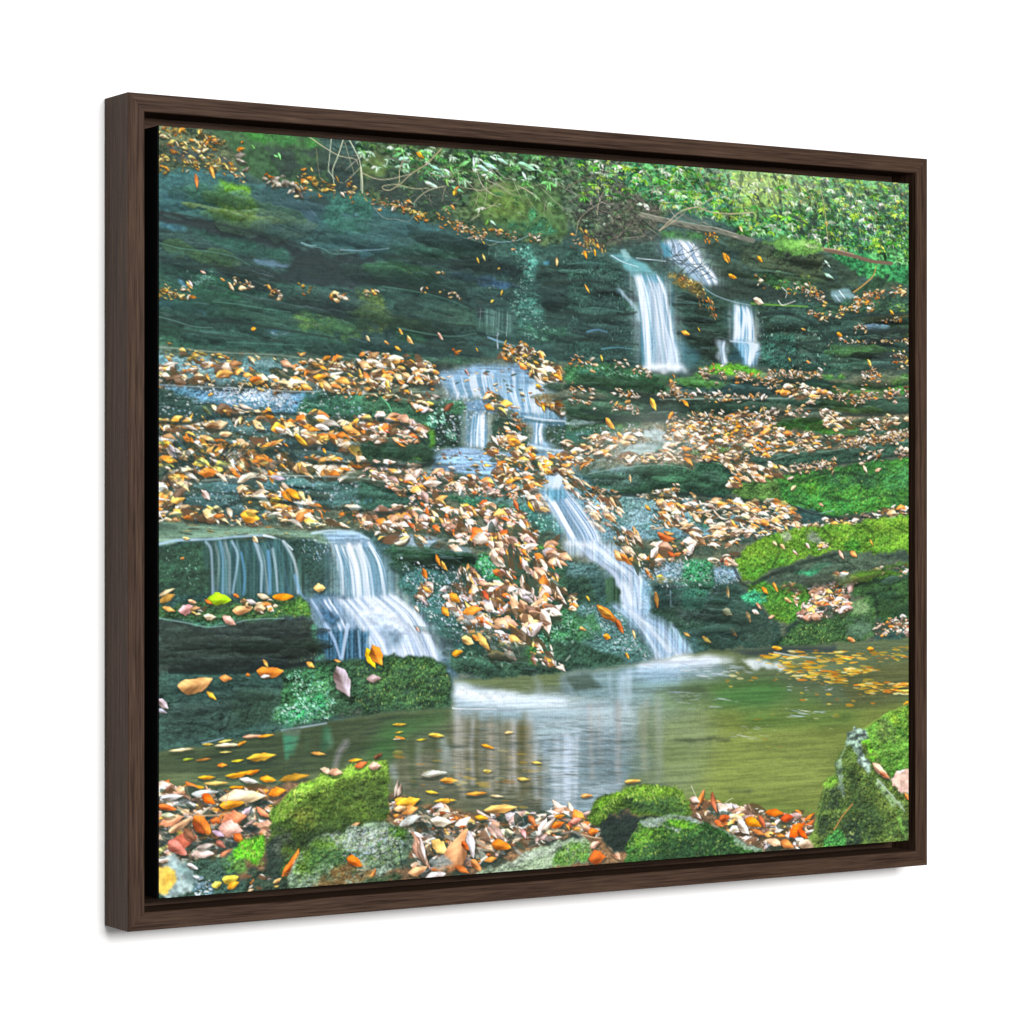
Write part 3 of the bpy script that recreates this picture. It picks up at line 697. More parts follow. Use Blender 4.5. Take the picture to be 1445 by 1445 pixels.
B L 34 5.25 12.6 14.7|63,429 114,442 159,447
B L 50 4.2 10.5 12.6|213,393 258,402 290,405 332,414 355,429
B Y 34 4.2 9.45 12.6|342,405 374,409 406,411 459,406
B L 22 5.25 13.7 12.6|495,412 523,422 547,421 577,414
B L 16 4.2 8.4 8.4|608,411 632,406 650,409
B L 22 4.2 8.4 8.4|720,389 776,393 803,403
B L 22 4.2 8.4 8.4|843,394 888,400 922,422 952,432
B L 10 4.2 8.4 6.3|830,344 848,347 866,346
L d8a050 .35 .1|147,96 161,129
L b8703a .25 0|104,114 110,161
L e8c070 .4 0|78,399 98,420
L c8b8b8 .35 0|84,395 98,416
L e8c8a0 .35 0|200,396 217,419
L e8b0a0 .4 0|118,371 137,378
L e8a050 .35 0|176,387 192,394
L e8962c .7 0|265,520 283,514
L d8a83c .35 0|1046,382 1039,400
L c8b050 .4 0|1005,421 1019,410
L c8a040 .35 0|961,295 970,314
L c8b868 .35 0|979,285 989,306
L c8a850 .35 0|1028,327 1039,321
L d8a070 .35 0|1072,270 1090,266
L d8b078 .35 0|1224,283 1224,311
L e0b848 .3 0|979,251 989,259
L c89848 .4 .1|714,501 727,518
L e0b070 .4 .1|740,517 762,544
L d89858 .4 0|667,535 685,546
L e0a040 .4 0|700,549 722,562
L c8a090 .35 0|836,507 854,529
L d8c090 .4 0|612,522 625,540
B O 12 5.25 10.5 10.5|866,554 888,552 906,559
L e0a83c .4 0|959,546 966,557
L d89030 .4 .1|1317,259 1327,286
L e0a030 .35 0|1351,253 1355,277
L c8b048 .3 0|1372,551 1380,575
L d8a048 .3 0|1317,355 1336,382
L e0a040 .4 0|1650,478 1685,487
L d8a838 .3 0|1710,463 1720,478
D O 26 4.2 9.66 60 60 .45 .95|1725,190 1781,187 1781,222 1730,224
L c89030 .5 0|1799,242 1822,276
L b87828 .4 0|1812,247 1827,271
L d8982c .45 0|1925,246 1946,266
L e8c890 .4 0|1858,162 1873,182
L e0982c .4 0|1819,305 1853,316
L d8c8b0 .4 0|1909,372 1951,387
S e0dcd8 4.2 2.1 .8 .9|2003,376 2019,388 2066,374
S d0d0c8 3.36 2.1 .8 .9|2016,336 2034,350 2029,367
B L 60 3.78 9.45 21|1904,299 1982,327 2087,339 2166,351
B L 40 4.2 9.24 12.6|2087,333 2140,346 2180,372
D L 170 4.2 10.5 -15 40 .4 .95|2260,379 2314,345 2410,320 2501,310 2501,338 2383,353 2274,396 2193,413
D O 40 4.2 8.4 -15 40 .4 .9|2287,361 2501,312 2501,331 2314,377
B L 60 4.2 9.45 14.7|2113,406 2180,414 2247,405 2314,390 2383,374
B L 40 4.2 8.82 12.6|2333,436 2410,416 2501,404
B L 30 4.2 8.4 8.4|2287,446 2317,441 2333,449
B L 36 3.78 8.4 8.4|2140,521 2180,505 2233,486 2314,488 2369,490
B O 14 5.25 10.5 8.4|2274,481 2295,480 2312,479
L e0902c .5 0|2220,463 2244,473
L e8a838 .4 0|2424,386 2443,402
L d89c50 .4 0|2087,455 2105,459
L e89858 .4 .1|2105,549 2124,557
L c8a83c .4 0|2039,542 2050,555
L e0c060 .4 0|2339,538 2355,563
B L 40 4.2 10.5 10.5|2350,559 2396,554 2438,544 2501,538
D L 40 4.2 10.5 20 50 .4 .95|2443,512 2501,478 2501,564 2454,565
B L 24 3.36 7.14 6.3|2383,486 2443,480 2501,473
F 5c6250 3c4c40 g .5 5 1|-17,571 155,581 406,585 597,602 798,599 1025,579 1260,586 1501,600 1650,607 1904,579 2140,590 2521,563 2521,1469 1751,1407 888,1462 -17,1069
F 5c7468 44605a r .3 3 .9|-3,571 217,583 406,590 406,619 155,610 -3,602
F 86a4ac 5c7c7c g .5 3 .9|-3,593 78,598 155,610 332,628 321,662 196,650 -3,644
F 6a94b4 456c7c g .9 2 1|-3,670 155,673 279,672 389,679 461,678 452,708 423,735 363,740 279,738 196,724 135,709 53,692 -3,682
D W 260 2.1 5.46 0 60 .5 .6|135,678 384,679 389,728 279,734 135,700
F 34504a 2a3f3a m .3 3 1|-17,686 78,692 139,709 151,736 135,755 78,767 -17,761
F 3c6c52 305444 m .3 2 1|423,686 470,678 610,678 610,747 523,737 448,750 395,736
F 5f9ab0 4a8090 s .2 3 .8|401,679 461,678 457,697 406,698
S d8ecf4 3.36 2.1 .8 .9|332,667 406,673 513,677
F 4f7478 3f5f60 g .5 3 .9|155,740 363,748 384,770 321,793 155,788 114,767
F 4f7478 3c5c5c g .6 3 .9|33,808 155,821 248,805 258,831 155,847 33,849
F 46666a 34504f g .5 3 .95|346,793 406,784 470,768 513,806 597,824 597,852 513,863 427,860 363,834
F 486a68 36524e g .5 3 1|78,940 155,914 248,906 384,901 597,904 610,986 470,980 427,961 342,939 258,958 217,986 114,999 63,981
D B 200 1.89 4.62 0 60 .5 .7|155,921 248,914 258,996 155,1023 135,968
F 567a7c 44605e g .5 3 .9|155,981 279,967 406,995 448,1024 321,1029 155,1023
D W 90 1.89 5.04 0 60 .5 .5|-3,812 155,821 238,847 155,866 -3,858
K 60 84 315 12.6 29.4 1 .7 .6|-3,593 363,601 597,614 597,995 427,986 -3,1032
D W 700 1.68 4.62 0 60 .5 .6|-3,589 363,605 597,633 597,766 -3,849
D W 500 1.68 4.62 0 60 .5 .5|-3,849 597,843 597,1034 -3,1032
D B 500 1.68 5.46 0 60 .5 .6|-3,776 597,766 597,1034 -3,1032
F 8ab0bc 5c8890 g .7 5 .6|-3,589 363,601 448,618 448,665 -3,657
F 7aa0ac 547c84 g .7 5 .5|33,797 248,809 406,845 597,858 597,904 406,897 248,884 74,885
F 7aa4b4 4c7884 g .7 5 .5|135,907 248,899 363,905 363,939 238,949 135,940
D W 420 1.68 5.04 0 60 .45 .75|135,674 384,676 406,694 279,719 155,699
D L 346 5.25 24.4 0 60 .4 1|-3,602 155,616 321,625 448,595 597,598 604,680 448,678 321,668 155,666 -3,662
D Y 90 6.3 14.7 10 40 .35 .9|-3,571 78,576 176,588 363,586 406,596 155,610 -3,615
B L 60 6.3 14.7 21|332,583 374,604 427,611 491,597 597,610
B L 70 5.04 12.6 10.5|-3,662 78,657 155,662 279,663 363,669 448,670 597,675
D L 115 5.25 24.4 0 50 .4 1|-3,758 78,756 155,766 165,784 78,789 -3,783
D L 63 5.25 21.4 0 60 .45 1|155,718 321,724 363,770 217,780
D L 315 6.3 27.3 10 60 .4 1|363,751 448,731 534,745 597,747 597,843 513,825 406,798 363,793
D L 462 6.3 30.5 20 70 .38 1|-3,798 155,807 248,818 342,808 395,845 416,882 321,911 155,907 74,940 -3,986
D L 210 6.3 27.3 -10 60 .38 1|406,873 470,844 597,862 597,904 448,905
D L 94 5.25 24.4 0 60 .4 1|-3,959 78,986 155,1014 -3,1032
D L 168 6.3 27.3 0 60 .4 1|238,940 363,935 427,958 448,986 363,999 248,969
D L 252 5.25 24.4 10 60 .4 1|155,986 321,999 470,980 597,988 597,1037 406,1029 155,1029
L e0983c .45 .05|29,775 61,756
L f0c080 .3 0|114,802 163,814
L f0c898 .4 0|172,795 213,793
L f4d88c .35 .05|238,739 234,772
L f0a83c .45 .05|231,1005 296,1018
L f4c060 .4 0|248,996 292,999
L e8b040 .4 0|317,973 357,964
L e08a2c .45 0|353,943 389,973
L f0a030 .4 0|367,939 416,967
L e8d090 .5 0|406,943 427,969
L e0c890 .45 0|155,986 188,999
L c87838 .45 0|155,1010 188,1010
L e8b860 .4 0|33,974 78,962
L c8b8c0 .35 0|29,821 53,863
L c8b0a8 .35 0|120,940 149,970
L f0d850 .4 0|-3,820 25,821
L e0b048 .4 0|114,833 135,848
L f4e0a0 .4 .05|65,858 78,837
L e0b040 .4 0|397,792 435,822
L d88c38 .4 0|431,780 470,780
L e89838 .45 0|478,829 491,844
L dc8030 .4 0|560,866 595,881
L d8a050 .4 0|263,656 309,655
L c87030 .4 0|258,652 300,644
L e8a038 .4 0|448,640 495,635
L d8a888 .4 0|351,601 393,615
L a87850 .5 0|200,613 242,608
L d89c40 .4 0|139,696 159,688
L 5a6a4c .4 0|124,722 153,747
L c88030 .4 .1|304,741 338,748
L b8a8b8 .4 0|321,906 372,913
D L 40 6.3 18.9 -45 20 .2 1|217,819 279,818 248,865 176,866
D D 300 6.3 18.9 20 60 .3 .4|-3,798 248,818 406,845 416,882 155,907 -3,959
F 3c5e48 2e483a m .3 3 1|597,575 709,568 798,579 934,576 979,588 798,593 665,593 597,591
F 3c6048 2f4c3a m .35 3 1|597,682 676,681 753,698 832,689 911,695 927,718 922,761 911,824 798,827 776,783 709,753 643,746 597,747
F 2c4034 24362e m .3 3 1|825,734 911,722 922,761 906,820 825,825
F 3f7048 2f5638 m .35 2 1|832,697 877,688 911,699 927,714 915,730 866,731 834,716
D C 110 2.52 6.3 20 70 .4 .9|803,734 857,735 861,762 825,770
D C 60 2.52 5.46 20 70 .4 .7|866,762 900,771 893,801 861,793
S 70c890 4.2 2.1 .9 .9|661,689 683,711 696,738
F 34523c 2a4232 m .3 2 1|597,793 665,807 742,814 798,786 825,786 825,840 818,867 731,861 597,862
F 6c9a38 4a7c34 m .3 2 1|771,767 803,763 823,782 825,809 812,825 803,792
F 5f9040 3f7038 m .3 2 .9|736,857 780,852 789,868 749,872
F 3a5f50 2e4a40 m .3 3 1|597,908 665,919 731,934 767,957 740,984 709,999 597,992
F 6fb0d0 4a8aa0 s .2 2 .8|604,965 630,965 630,972 604,972
F 6484a0 486878 p .4 5 1|825,612 888,610 979,596 1118,592 1146,599 1142,649 1123,699 1177,727 1255,732 1255,764 1165,761 1107,742 1060,700 1025,681 934,667 870,661 839,646
F 9cb4d4 7890b0 g .4 4 .8|854,626 979,615 1118,610 1107,650 1025,657 888,657
F 80a4c4 587c94 p .5 6 .8|1107,679 1189,707 1255,726 1255,752 1142,746 1083,719
D W 150 2.94 12.6 60 20 .12 .5|843,617 1130,596 1130,679 1165,738 1072,719 888,655
D D 120 4.2 12.6 0 15 .16 .4|843,636 1130,639 1130,708 1072,719 888,664
F 7898b8 587890 g .4 3 1|925,699 1002,682 1072,692 1107,719 1002,725 929,722
W 6a94b0 2.4 .5 .9|875,663 870,688|957,667 961,688
W 6fa0c4 2.6 .75 .95|925,726 918,771 913,822|995,727 1000,770 1007,823
F 2c4438 26382e m .3 2 .95|1007,752 1107,739 1118,758 1118,807 1007,809
F 2c4438 26382e m .3 2 .9|1184,757 1331,751 1355,794 1189,807
W 6fa0c8 2.4 .7 .9|1137,742 1142,774 1137,813|1189,745 1179,777 1193,813
F b8cce0 8fb0cc s .2 4 .8|1130,805 1200,801 1236,820 1165,833
F 88a8d0 5c84a4 p .5 3 1|825,833 911,822 1002,834 1130,837 1260,828 1260,860 1165,856 1107,881 1025,907 945,894 816,879
F 94b0d4 7898b8 p .4 4 .9|843,840 934,835 1025,848 979,888 888,879
F 4a7c90 3c6c80 p .4 2 .9|925,894 1002,901 1025,921 957,917
W 5f90a4 2.4 .5 .9|1193,880 1189,906 1193,932|1260,852 1260,895 1260,939
F a8bcd8 7fa0c0 p .4 3 .9|1177,846 1260,836 1260,866 1200,880
F 607c74 46645a g .6 4 1|1025,901 1189,916 1255,935 1255,1051 1107,1051 1072,995 1025,956
F 3c6e50 2c5440 m .4 3 1|848,937 911,964 952,933 998,933 1037,956 1025,980 1095,991 1200,979 1212,1025 1255,1051 1130,1051 1060,995 934,991 888,968
F 4c7c78 3a6460 g .6 3 .9|1095,985 1189,955 1224,995 1236,1051 1118,1051
D C 160 2.1 4.62 0 60 .5 .7|1107,975 1200,965 1236,1051 1130,1051
K 40 63 189 10.5 25.2 1 .6 .5|597,575 843,588 821,705 709,688 597,671
K 30 63 189 10.5 25.2 2 .6 .5|597,805 825,802 798,957 597,957
D W 900 1.68 5.04 0 60 .5 .6|843,607 1255,596 1255,935 1072,916 821,860
S 2c4a50 8.4 6.3 .6 2|870,663 934,667 1025,673 1072,684
S 2c4a50 8.4 6.3 .6 2|1118,742 1189,749 1255,752
S e0ecf8 6.3 4.2 .7 3|1118,734 1189,741 1255,744
S 2c4a50 6.3 6.3 .5 2|1118,821 1165,837 1236,840
S d0e4f4 8.4 6.3 .7 3|1130,813 1200,824 1260,828
W a8c4e4 2.2 .8 .8|1184,836 1193,886 1175,936|1260,836 1288,885 1274,939
F 8cacb8 64888c g .7 5 .5|709,861 1025,901 1165,956 1025,980 843,937 709,903
F 90b0d0 587890 p .5 8 .8|825,627 934,605 1130,588 1189,618 1146,678 1025,661 888,659
W 7ca4c4 2 .45 .7|839,631 848,656 861,677|1123,604 1132,649 1137,691
W 88b0d0 2 .5 .7|1025,652 1039,681 1053,710|1189,638 1193,697 1203,733
F a0c0e0 6890b0 p .6 7 .75|825,840 934,827 1118,847 1118,869 1002,893 843,871
B L 120 6.3 14.7 33.6|597,614 665,597 731,610 798,601 832,617
D L 273 6.3 24.4 10 60 .4 1|597,591 709,582 798,593 839,627 798,657 709,659 597,661
B L 50 6.3 14.7 16.8|597,671 665,681 731,664 798,670 839,681
D L 73 5.25 21.4 10 60 .4 1|742,677 798,686 809,709 765,717
B L 40 6.3 12.6 14.7|884,596 922,590 952,585
D L 199 5.25 21.4 20 60 .4 1|1025,573 1118,545 1177,559 1236,597 1255,616 1189,638 1130,600
B L 60 6.3 12.6 16.8|1002,564 1060,550 1118,553 1153,560
D P 467 5.67 23.3 10 60 .4 1|597,747 709,749 776,764 798,786 776,806 665,804 597,797
D P 793 5.04 20.7 10 60 .38 1|597,862 709,870 821,879 911,902 1025,917 1165,956 1072,966 1002,956 934,956 843,937 776,957 676,926 597,904
D L 210 5.25 21.4 10 60 .4 1|991,809 1118,813 1165,847 1118,887 1025,887
D L 73 5.25 21.4 0 50 .4 1|1002,672 1049,690 1095,719 1118,738 1002,721 984,701
D L 84 5.25 21.4 10 60 .4 1|1025,752 1118,738 1095,802 1025,803
D L 126 5.25 21.4 10 60 .4 1|1165,668 1255,676 1255,726 1177,714
D L 126 5.25 21.4 10 60 .4 1|1165,847 1255,836 1236,886 1165,886
D L 105 5.25 19.8 10 60 .4 1|1025,877 1189,886 1200,916 1118,936 1025,917
D L 63 6.3 24.4 20 60 .4 1|1118,926 1189,936 1224,985 1153,985
D P 992 5.67 23.3 20 60 .4 1|597,999 731,986 798,937 888,986 1025,985 1118,999 1142,1051 597,1049
D L 40 5.04 11.6 10 60 .36 1|843,623 1142,599 1189,678 1025,681
D L 36 5.04 11.6 10 60 .36 1|825,840 1118,847 1025,901 843,879
L e0cfc0 .3 0|787,922 854,918
L c8c0d0 .3 0|782,729 812,716
L 7a4a38 .4 0|854,723 888,698
L f0b030 .4 .1|1128,968 1151,999
L c86a40 .35 0|1081,960 1100,999
L e09838 .4 0|984,705 1021,716
L e8a040 .4 0|1053,920 1090,908
L f0b840 .5 0|1153,643 1175,650
L f0d070 .4 0|1109,683 1118,691
L e0a83c .4 0|1175,694 1184,721
L dc8030 .4 0|1217,689 1253,700
L a89090 .4 0|922,605 938,624
F 3c6a44 2c4c34 m .35 3 1|1255,596 1307,583 1404,576 1477,587 1546,605 1600,638 1630,660 1514,671 1404,657 1255,646
D C 130 2.1 5.04 0 60 .5 .5|1307,587 1477,591 1501,614 1404,617 1319,607
F 3f5a48 30473a r .3 2 1|1307,667 1404,659 1501,665 1650,670 1827,664 1982,661 2167,657 2260,668 2247,694 2008,706 1751,728 1650,729 1501,720 1404,709
F 5f9a30 3f7a30 m .3 2 1|1705,585 1771,569 1878,572 1951,595 1904,604 1776,595
F 34504c 2a4240 r .35 3 1|1625,628 1751,608 1853,602 1969,613 2034,628 2113,633 2140,649 1956,653 1751,658 1638,652
F 5a9038 3c6c34 m .3 3 .9|1645,611 1713,601 1776,616 1802,634 1713,646 1650,637
S 8fb0b0 2.94 2.1 .6 .9|1827,627 1865,632 1904,642 1943,637
F 3c5c4c 2f4a3f r .3 3 1|2034,607 2166,594 2220,614 2193,646 2087,638
F 5a9c38 3c7a34 m .35 3 1|2166,590 2233,592 2274,623 2383,610 2501,581 2501,641 2383,635 2274,646 2220,635
F 3c5a48 2f4638 r .3 2 1|2180,661 2274,655 2383,657 2501,650 2501,693 2355,704 2247,698
F 4f7a34 3a6430 m .3 2 1|2220,669 2296,671 2306,697 2287,718 2247,708
F 3c5c44 2c4836 m .3 3 1|1255,676 1380,694 1501,720 1514,748 1440,765 1355,778 1331,805 1255,806
F 4a7034 365a30 m .3 4 .8|1399,703 1465,712 1477,752 1428,763
S d0e0ea 8.4 4.2 0.68 3.5|1260,708 1303,703 1343,708
S c0d8e0 6.3 4.2 0.59 3.5|1255,732 1288,735 1327,745
S c0d8e0 6.3 4.2 0.68 3.5|1255,750 1307,749 1380,742
F 4f8078 3c685f p .3 3 .7|1255,776 1343,765 1331,795 1255,806
F 94836a 5c5844 g .6 5 1|1600,750 1751,732 1982,713 2167,695 2501,704 2501,822 2274,808 2008,828 1853,860 1751,855 1600,863 1428,864 1331,835 1404,804
F a8b8bc 98a8a8 s .15 2 .95|1521,764 1600,759 1645,774 1588,795 1521,788
F b8c4cc 94a8a8 p .3 3 .95|1428,830 1477,809 1600,795 1663,795 1600,824 1501,833
F 3a6a54 2f5644 m .3 2 .9|1551,816 1650,799 1655,819 1575,832
F 5f9448 47783a m .3 2 .9|1781,814 1817,809 1812,826
F 4a7c2c 37642c m .3 2 1|1977,740 2034,723 2140,721 2247,734 2334,752 2306,769 2180,767 2061,752 1987,753
F 3c5a44 2e4636 r .3 2 1|2287,740 2369,734 2501,719 2501,762 2383,764 2315,756
F 3f5e4c 304a3c m .35 2 1|1977,849 2008,828 2074,821 2140,822 2180,817 2274,804 2396,783 2501,777 2501,818 2383,832 2260,850 2140,856 2034,865
F 3c5c58 30483f m .3 2 .9|1884,839 1925,833 1956,849 1951,866 1904,854
F 32563f 284434 m .4 2 1|1307,899 1360,879 1501,867 1613,858 1680,872 1713,860 1763,853 1822,861 1853,887 1855,925 1827,952 1763,958 1650,942 1501,951 1380,939 1319,923
F 47655c 355048 m .5 3 .8|1319,891 1404,878 1501,878 1514,934 1356,931
F 7a9aa8 6a8a94 g .5 3 .7|1319,883 1452,866 1514,865 1501,878 1356,891
F 4f7038 38582e m .4 2 1|1830,941 1868,910 1925,899 2008,895 2008,964 1914,970 1858,958
F 3f7a30 2c5a2c m .4 2 1|2003,895 2074,877 2193,864 2274,857 2383,839 2521,833 2521,982 2383,995 2247,1012 2140,1012 2066,986 2008,964
F 34603a 2a4a32 m .3 6 .9|2153,879 2274,872 2383,892 2355,926 2193,914
F 4a9a40 34803a m .4 6 .8|2087,932 2220,952 2383,952 2328,995 2167,999 2074,963
F 5a9a2c 3c7a2c m .3 5 .8|2034,915 2140,927 2167,948 2074,953
F 4f8a4c 357040 m .35 5 .8|2383,866 2501,855 2501,930 2410,930
D N 420 2.1 5.46 0 70 .5 .55|2008,901 2274,867 2501,840 2501,978 2247,1005 2061,978
D M 300 2.1 5.46 0 70 .5 .5|2034,932 2193,931 2501,930 2501,973 2247,1003 2061,978
F 34524e 283f3c r .3 2 1|2061,984 2140,999 2199,1012 2180,1033 2100,1041 2066,1020
S 8fb8c0 3.36 2.1 .7 .9|2074,982 2140,1003 2207,995
F 6a8c98 4a6c70 g .8 4 1|1255,886 1319,891 1356,935 1501,955 1650,954 1751,964 1827,978 1982,978 2066,1005 2061,1054 1904,1078 1751,1077 1331,1075 1260,955
F 3c7c40 2c6034 m .4 3 1|1670,999 1725,991 1756,1011 1751,1040 1688,1032
F 44745c 34584a m .4 3 .9|1404,995 1472,1003 1477,1031 1416,1031
F 3f6c58 30504a g .6 4 .8|1356,955 1501,959 1600,975 1501,995 1380,985
D W 260 1.89 5.46 30 60 .4 .55|1331,945 1650,958 1751,1046 1356,1045
D B 200 2.1 6.3 30 60 .4 .5|1260,876 1650,958 1904,1036 1356,1045
K 90 84 294 12.6 27.3 0 .75 .4|1255,596 1501,610 1751,604 2166,604 2501,585 2501,693 2008,723 1650,725 1255,756
K 40 63 252 10.5 21 -3 .7 .4|1751,748 2501,715 2501,822 2008,859 1501,853
K 30 63 189 12.6 29.4 2 .5 .4|1307,885 1650,872 1840,892 1827,943 1501,944
D W 900 1.68 4.62 0 60 .5 .55|1255,756 1650,750 2008,723 1853,850 1331,865
D W 600 1.68 5.04 20 60 .5 .6|1255,935 2061,984 2008,1079 1331,1075
S 1f2c28 12.6 8.4 .7 4|1255,646 1380,649 1501,675 1625,668
S 1f2c28 12.6 10.5 .7 4|1307,711 1452,733 1650,733 1853,726 2008,711 2193,690
S 8aa89c 4.2 3.36 .6 2|1625,675 1751,670 1904,667 2087,663
S 1f2c28 10.5 8.4 .7 3|1650,660 1802,656 1982,653
S 1f2c28 10.5 6.3 .7 3|2247,706 2355,709 2501,697
S 1f2c28 10.5 6.3 .7 3|2008,775 2167,777 2301,773
S 1f2c28 10.5 6.3 .7 3|1995,865 2140,860 2274,850 2501,822
S 8aa89c 4.2 3.36 .6 2|2274,812 2383,794 2501,784
S 1f2c28 14.7 10.5 .7 4|1331,943 1501,951 1650,946 1827,958
S 1f2c28 12.6 10.5 .7 4|1866,966 2061,987 2247,1020 2501,990
S 1f2c28 12.6 8.4 .6 4|1802,871 1842,902 1827,943
F a8bcc0 7c9890 g .7 6 .45|1255,816 1501,776 1650,760 1650,831 1380,867 1255,866
F 8cacb4 5c8484 g .7 5 .6|1331,955 1650,958 1904,985 2034,1005 1982,1047 1501,1056 1356,1045
S b8c8b0 3.78 2.94 .38 1.6|-3,573 78,576 176,582 321,583 427,590
S c0d4dc 3.78 2.94 .38 1.6|-3,670 94,673 217,674 363,678 470,678
S 1c2826 10.5 8.4 .7 3|-3,765 78,769 155,751 279,741 406,739
S a8c0c0 3.78 2.94 .38 1.6|353,793 427,786 513,790
S 1c2826 10.5 8.4 .65 3|346,838 427,863 513,870 597,869
S b8ccc8 3.78 2.94 .38 1.6|124,918 217,910 342,904 470,903 597,906
S 1c2826 12.6 8.4 .65 3|155,999 258,966 363,973 448,988 597,992
S 1c2826 12.6 8.4 .7 3|597,751 665,752 742,768 798,813
S a8c4a8 3.36 2.52 .38 1.6|597,682 676,679 753,696 825,691
S a8c4a8 3.36 2.52 .38 1.6|597,795 687,799 776,787 812,775
S 1c2826 12.6 8.4 .7 3|597,871 709,876 798,872 825,860
S 1c2826 12.6 8.4 .7 3|597,999 676,1003 742,988 771,964
S a0b8b0 3.36 2.52 .38 1.6|597,908 665,917 731,934
S b0c4b8 3.36 2.52 .38 1.6|1575,676 1751,670 1956,664 2167,659
S b0c4b8 3.36 2.52 .38 1.6|2260,659 2383,655 2501,650
S b0c4b8 3.36 2.52 .38 1.6|1987,845 2074,823 2167,820 2274,806 2396,785 2501,779
S b0c4b8 3.36 2.52 .38 1.6|1331,891 1428,876 1575,863 1675,872
S a8bca0 3.36 2.52 .38 1.6|1763,855 1827,867 1858,896
S 1c2826 10.5 8.4 .65 3|1751,612 1878,622 2008,635 2140,649
S 1c2826 10.5 8.4 .6 3|2008,627 2140,607 2274,629 2410,622 2501,607
D T 1575 4.2 18.3 0 38 .34 1|1588,751 1751,728 1982,709 2008,752 2167,767 2328,769 2501,736 2501,775 2274,804 2140,818 1982,828 1853,860 1751,851 1688,864 1600,852 1588,802
D O 120 5.04 10.5 0 50 .42 .9|1600,742 1982,713 2008,807 1802,830 1625,791
D T 315 5.25 21.4 0 38 .34 1|1255,806 1380,774 1452,773 1514,762 1501,803 1404,834 1331,865 1255,866
D T 168 5.25 18.3 0 38 .34 1|1452,834 1600,824 1650,831 1575,863 1452,858
B T 130 5.04 11.8 16.8|1700,593 1776,591 1853,602 1930,610 2008,629
B T 60 5.04 12.6 14.7|1255,583 1331,578 1380,579 1452,581 1514,594 1551,605
B T 60 5.04 12.6 10.5|1255,654 1331,655 1404,653 1452,664 1501,667
B T 90 5.04 11.8 12.6|1563,660 1625,668 1688,661 1751,662 1878,663 1982,657
B T 70 5.04 12.6 18.9|1588,608 1613,628 1638,652 1650,668
B T 60 5.04 10.5 12.6|1255,696 1319,679 1380,698 1452,702 1501,716
B T 90 5.04 11.8 14.7|1969,594 2061,596 2140,590 2180,587
D T 168 4.2 18.3 0 38 .34 1|2113,627 2167,636 2220,660 2140,674 2087,659 2008,644 2034,628
B T 110 5.04 12.6 16.8|2260,602 2355,589 2438,576 2501,568
B T 130 5.04 12.6 16.8|2207,648 2301,654 2383,644 2501,635
B T 70 5.04 10.5 12.6|1501,748 1575,735 1650,729 1751,719
B T 130 5.04 12.6 16.8|1751,723 1904,712 2034,706 2140,700 2180,716
D T 126 4.2 18.3 10 38 .34 1|2180,695 2247,708 2274,750 2220,751 2180,731
D T 231 4.2 18.3 0 38 .34 1|2301,722 2501,702 2501,719 2355,743 2383,764 2315,756
B T 150 5.04 12.6 14.7|2247,793 2355,786 2438,776 2501,762
B T 170 5.04 12.6 14.7|2034,869 2140,862 2247,857 2328,835 2501,814
D T 441 5.25 21.4 20 38 .34 1|1802,850 1878,854 1956,870 2034,869 2008,895 1904,895 1866,912 1827,933 1840,887
D T 735 5.25 21.4 10 38 .34 1|1501,955 1650,950 1776,966 1904,974 1982,966 2061,995 2087,1047 1904,1078 1776,1040 1650,995
B T 70 6.3 14.7 14.7|1307,935 1380,945 1477,951 1526,946 1650,934
D T 157 5.25 21.4 30 38 .34 1|1307,945 1428,955 1452,1046 1380,1051 1319,1005
D T 157 5.25 21.4 30 38 .34 1|1551,979 1650,979 1675,1046 1551,1052
D T 63 5.25 21.4 30 38 .34 1|1255,856 1331,915 1307,945 1255,935
D T 220 5.25 21.4 -5 38 .34 1|2113,1026 2220,1012 2355,999 2501,978 2501,1003 2355,1027 2247,1042 2113,1047
L e0b040 .35 0|1543,670 1565,710
L d8902c .45 0|1655,676 1680,696
L e0983c .35 .1|1389,730 1423,765
L e8b888 .3 0|1472,890 1477,918
L e0b488 .35 .1|1404,955 1428,987
L d8a850 .5 0|1524,979 1546,995
L e0b090 .5 0|2366,877 2394,866
L d8c4b0 .45 0|2034,903 2063,894
L d8c890 .35 0|2047,936 2071,919
L f0d0b0 .35 0|2320,856 2339,884
L e0a888 .4 0|2153,974 2172,982
L f0e0b0 .4 0|1255,884 1288,891
L e8862c .4 0|1625,709 1605,734
L e0b090 .45 0|1925,895 1961,912
L e89c50 .45 0|1935,1026 1972,1037
F f0f2ec e8ece8 s 0 28 .22|1404,733 1600,689 1700,749 1700,831 1501,884 1356,855
S 1c2826 8.4 6.3 .5 3|-3,769 78,771 155,755 258,746
S b8c8c8 3.36 2.52 .35 1.6|332,679 406,679 470,679
S b8ccc8 3.36 2.52 .35 1.6|238,910 363,903 470,905 577,908
S 1c2826 8.4 6.3 .5 3|1331,943 1501,951 1650,946 1802,958
F 34504a 283e3a m .35 4 1|-17,1065 155,1070 406,1071 597,1053 709,1057 888,1096 1025,1152 1165,1193 1255,1195 1501,1137 1751,1160 1853,1202 2008,1371 1650,1414 1452,1439 1255,1454 1025,1463 888,1443 709,1534 -7,1627
F 7c9484 5c7866 p .5 2 1|-17,1025 74,1029 217,1036 321,1042 448,1048 577,1049 621,1072 577,1087 491,1086 406,1067 321,1059 196,1066 78,1073 -17,1087
D Y 60 4.2 16.8 5 12 .14 .6|-3,1029 196,1040 448,1052 321,1059 78,1066
S a8c8e8 6.3 5.04 0.77 3.5|-3,1083 53,1073 155,1070 238,1063 304,1061
S d8e8f4 6.3 4.2 .9 .9|304,1061 332,1067 363,1078 389,1099
S c8dcf0 6.3 5.04 0.77 3.5|448,1056 513,1049 577,1056 621,1072
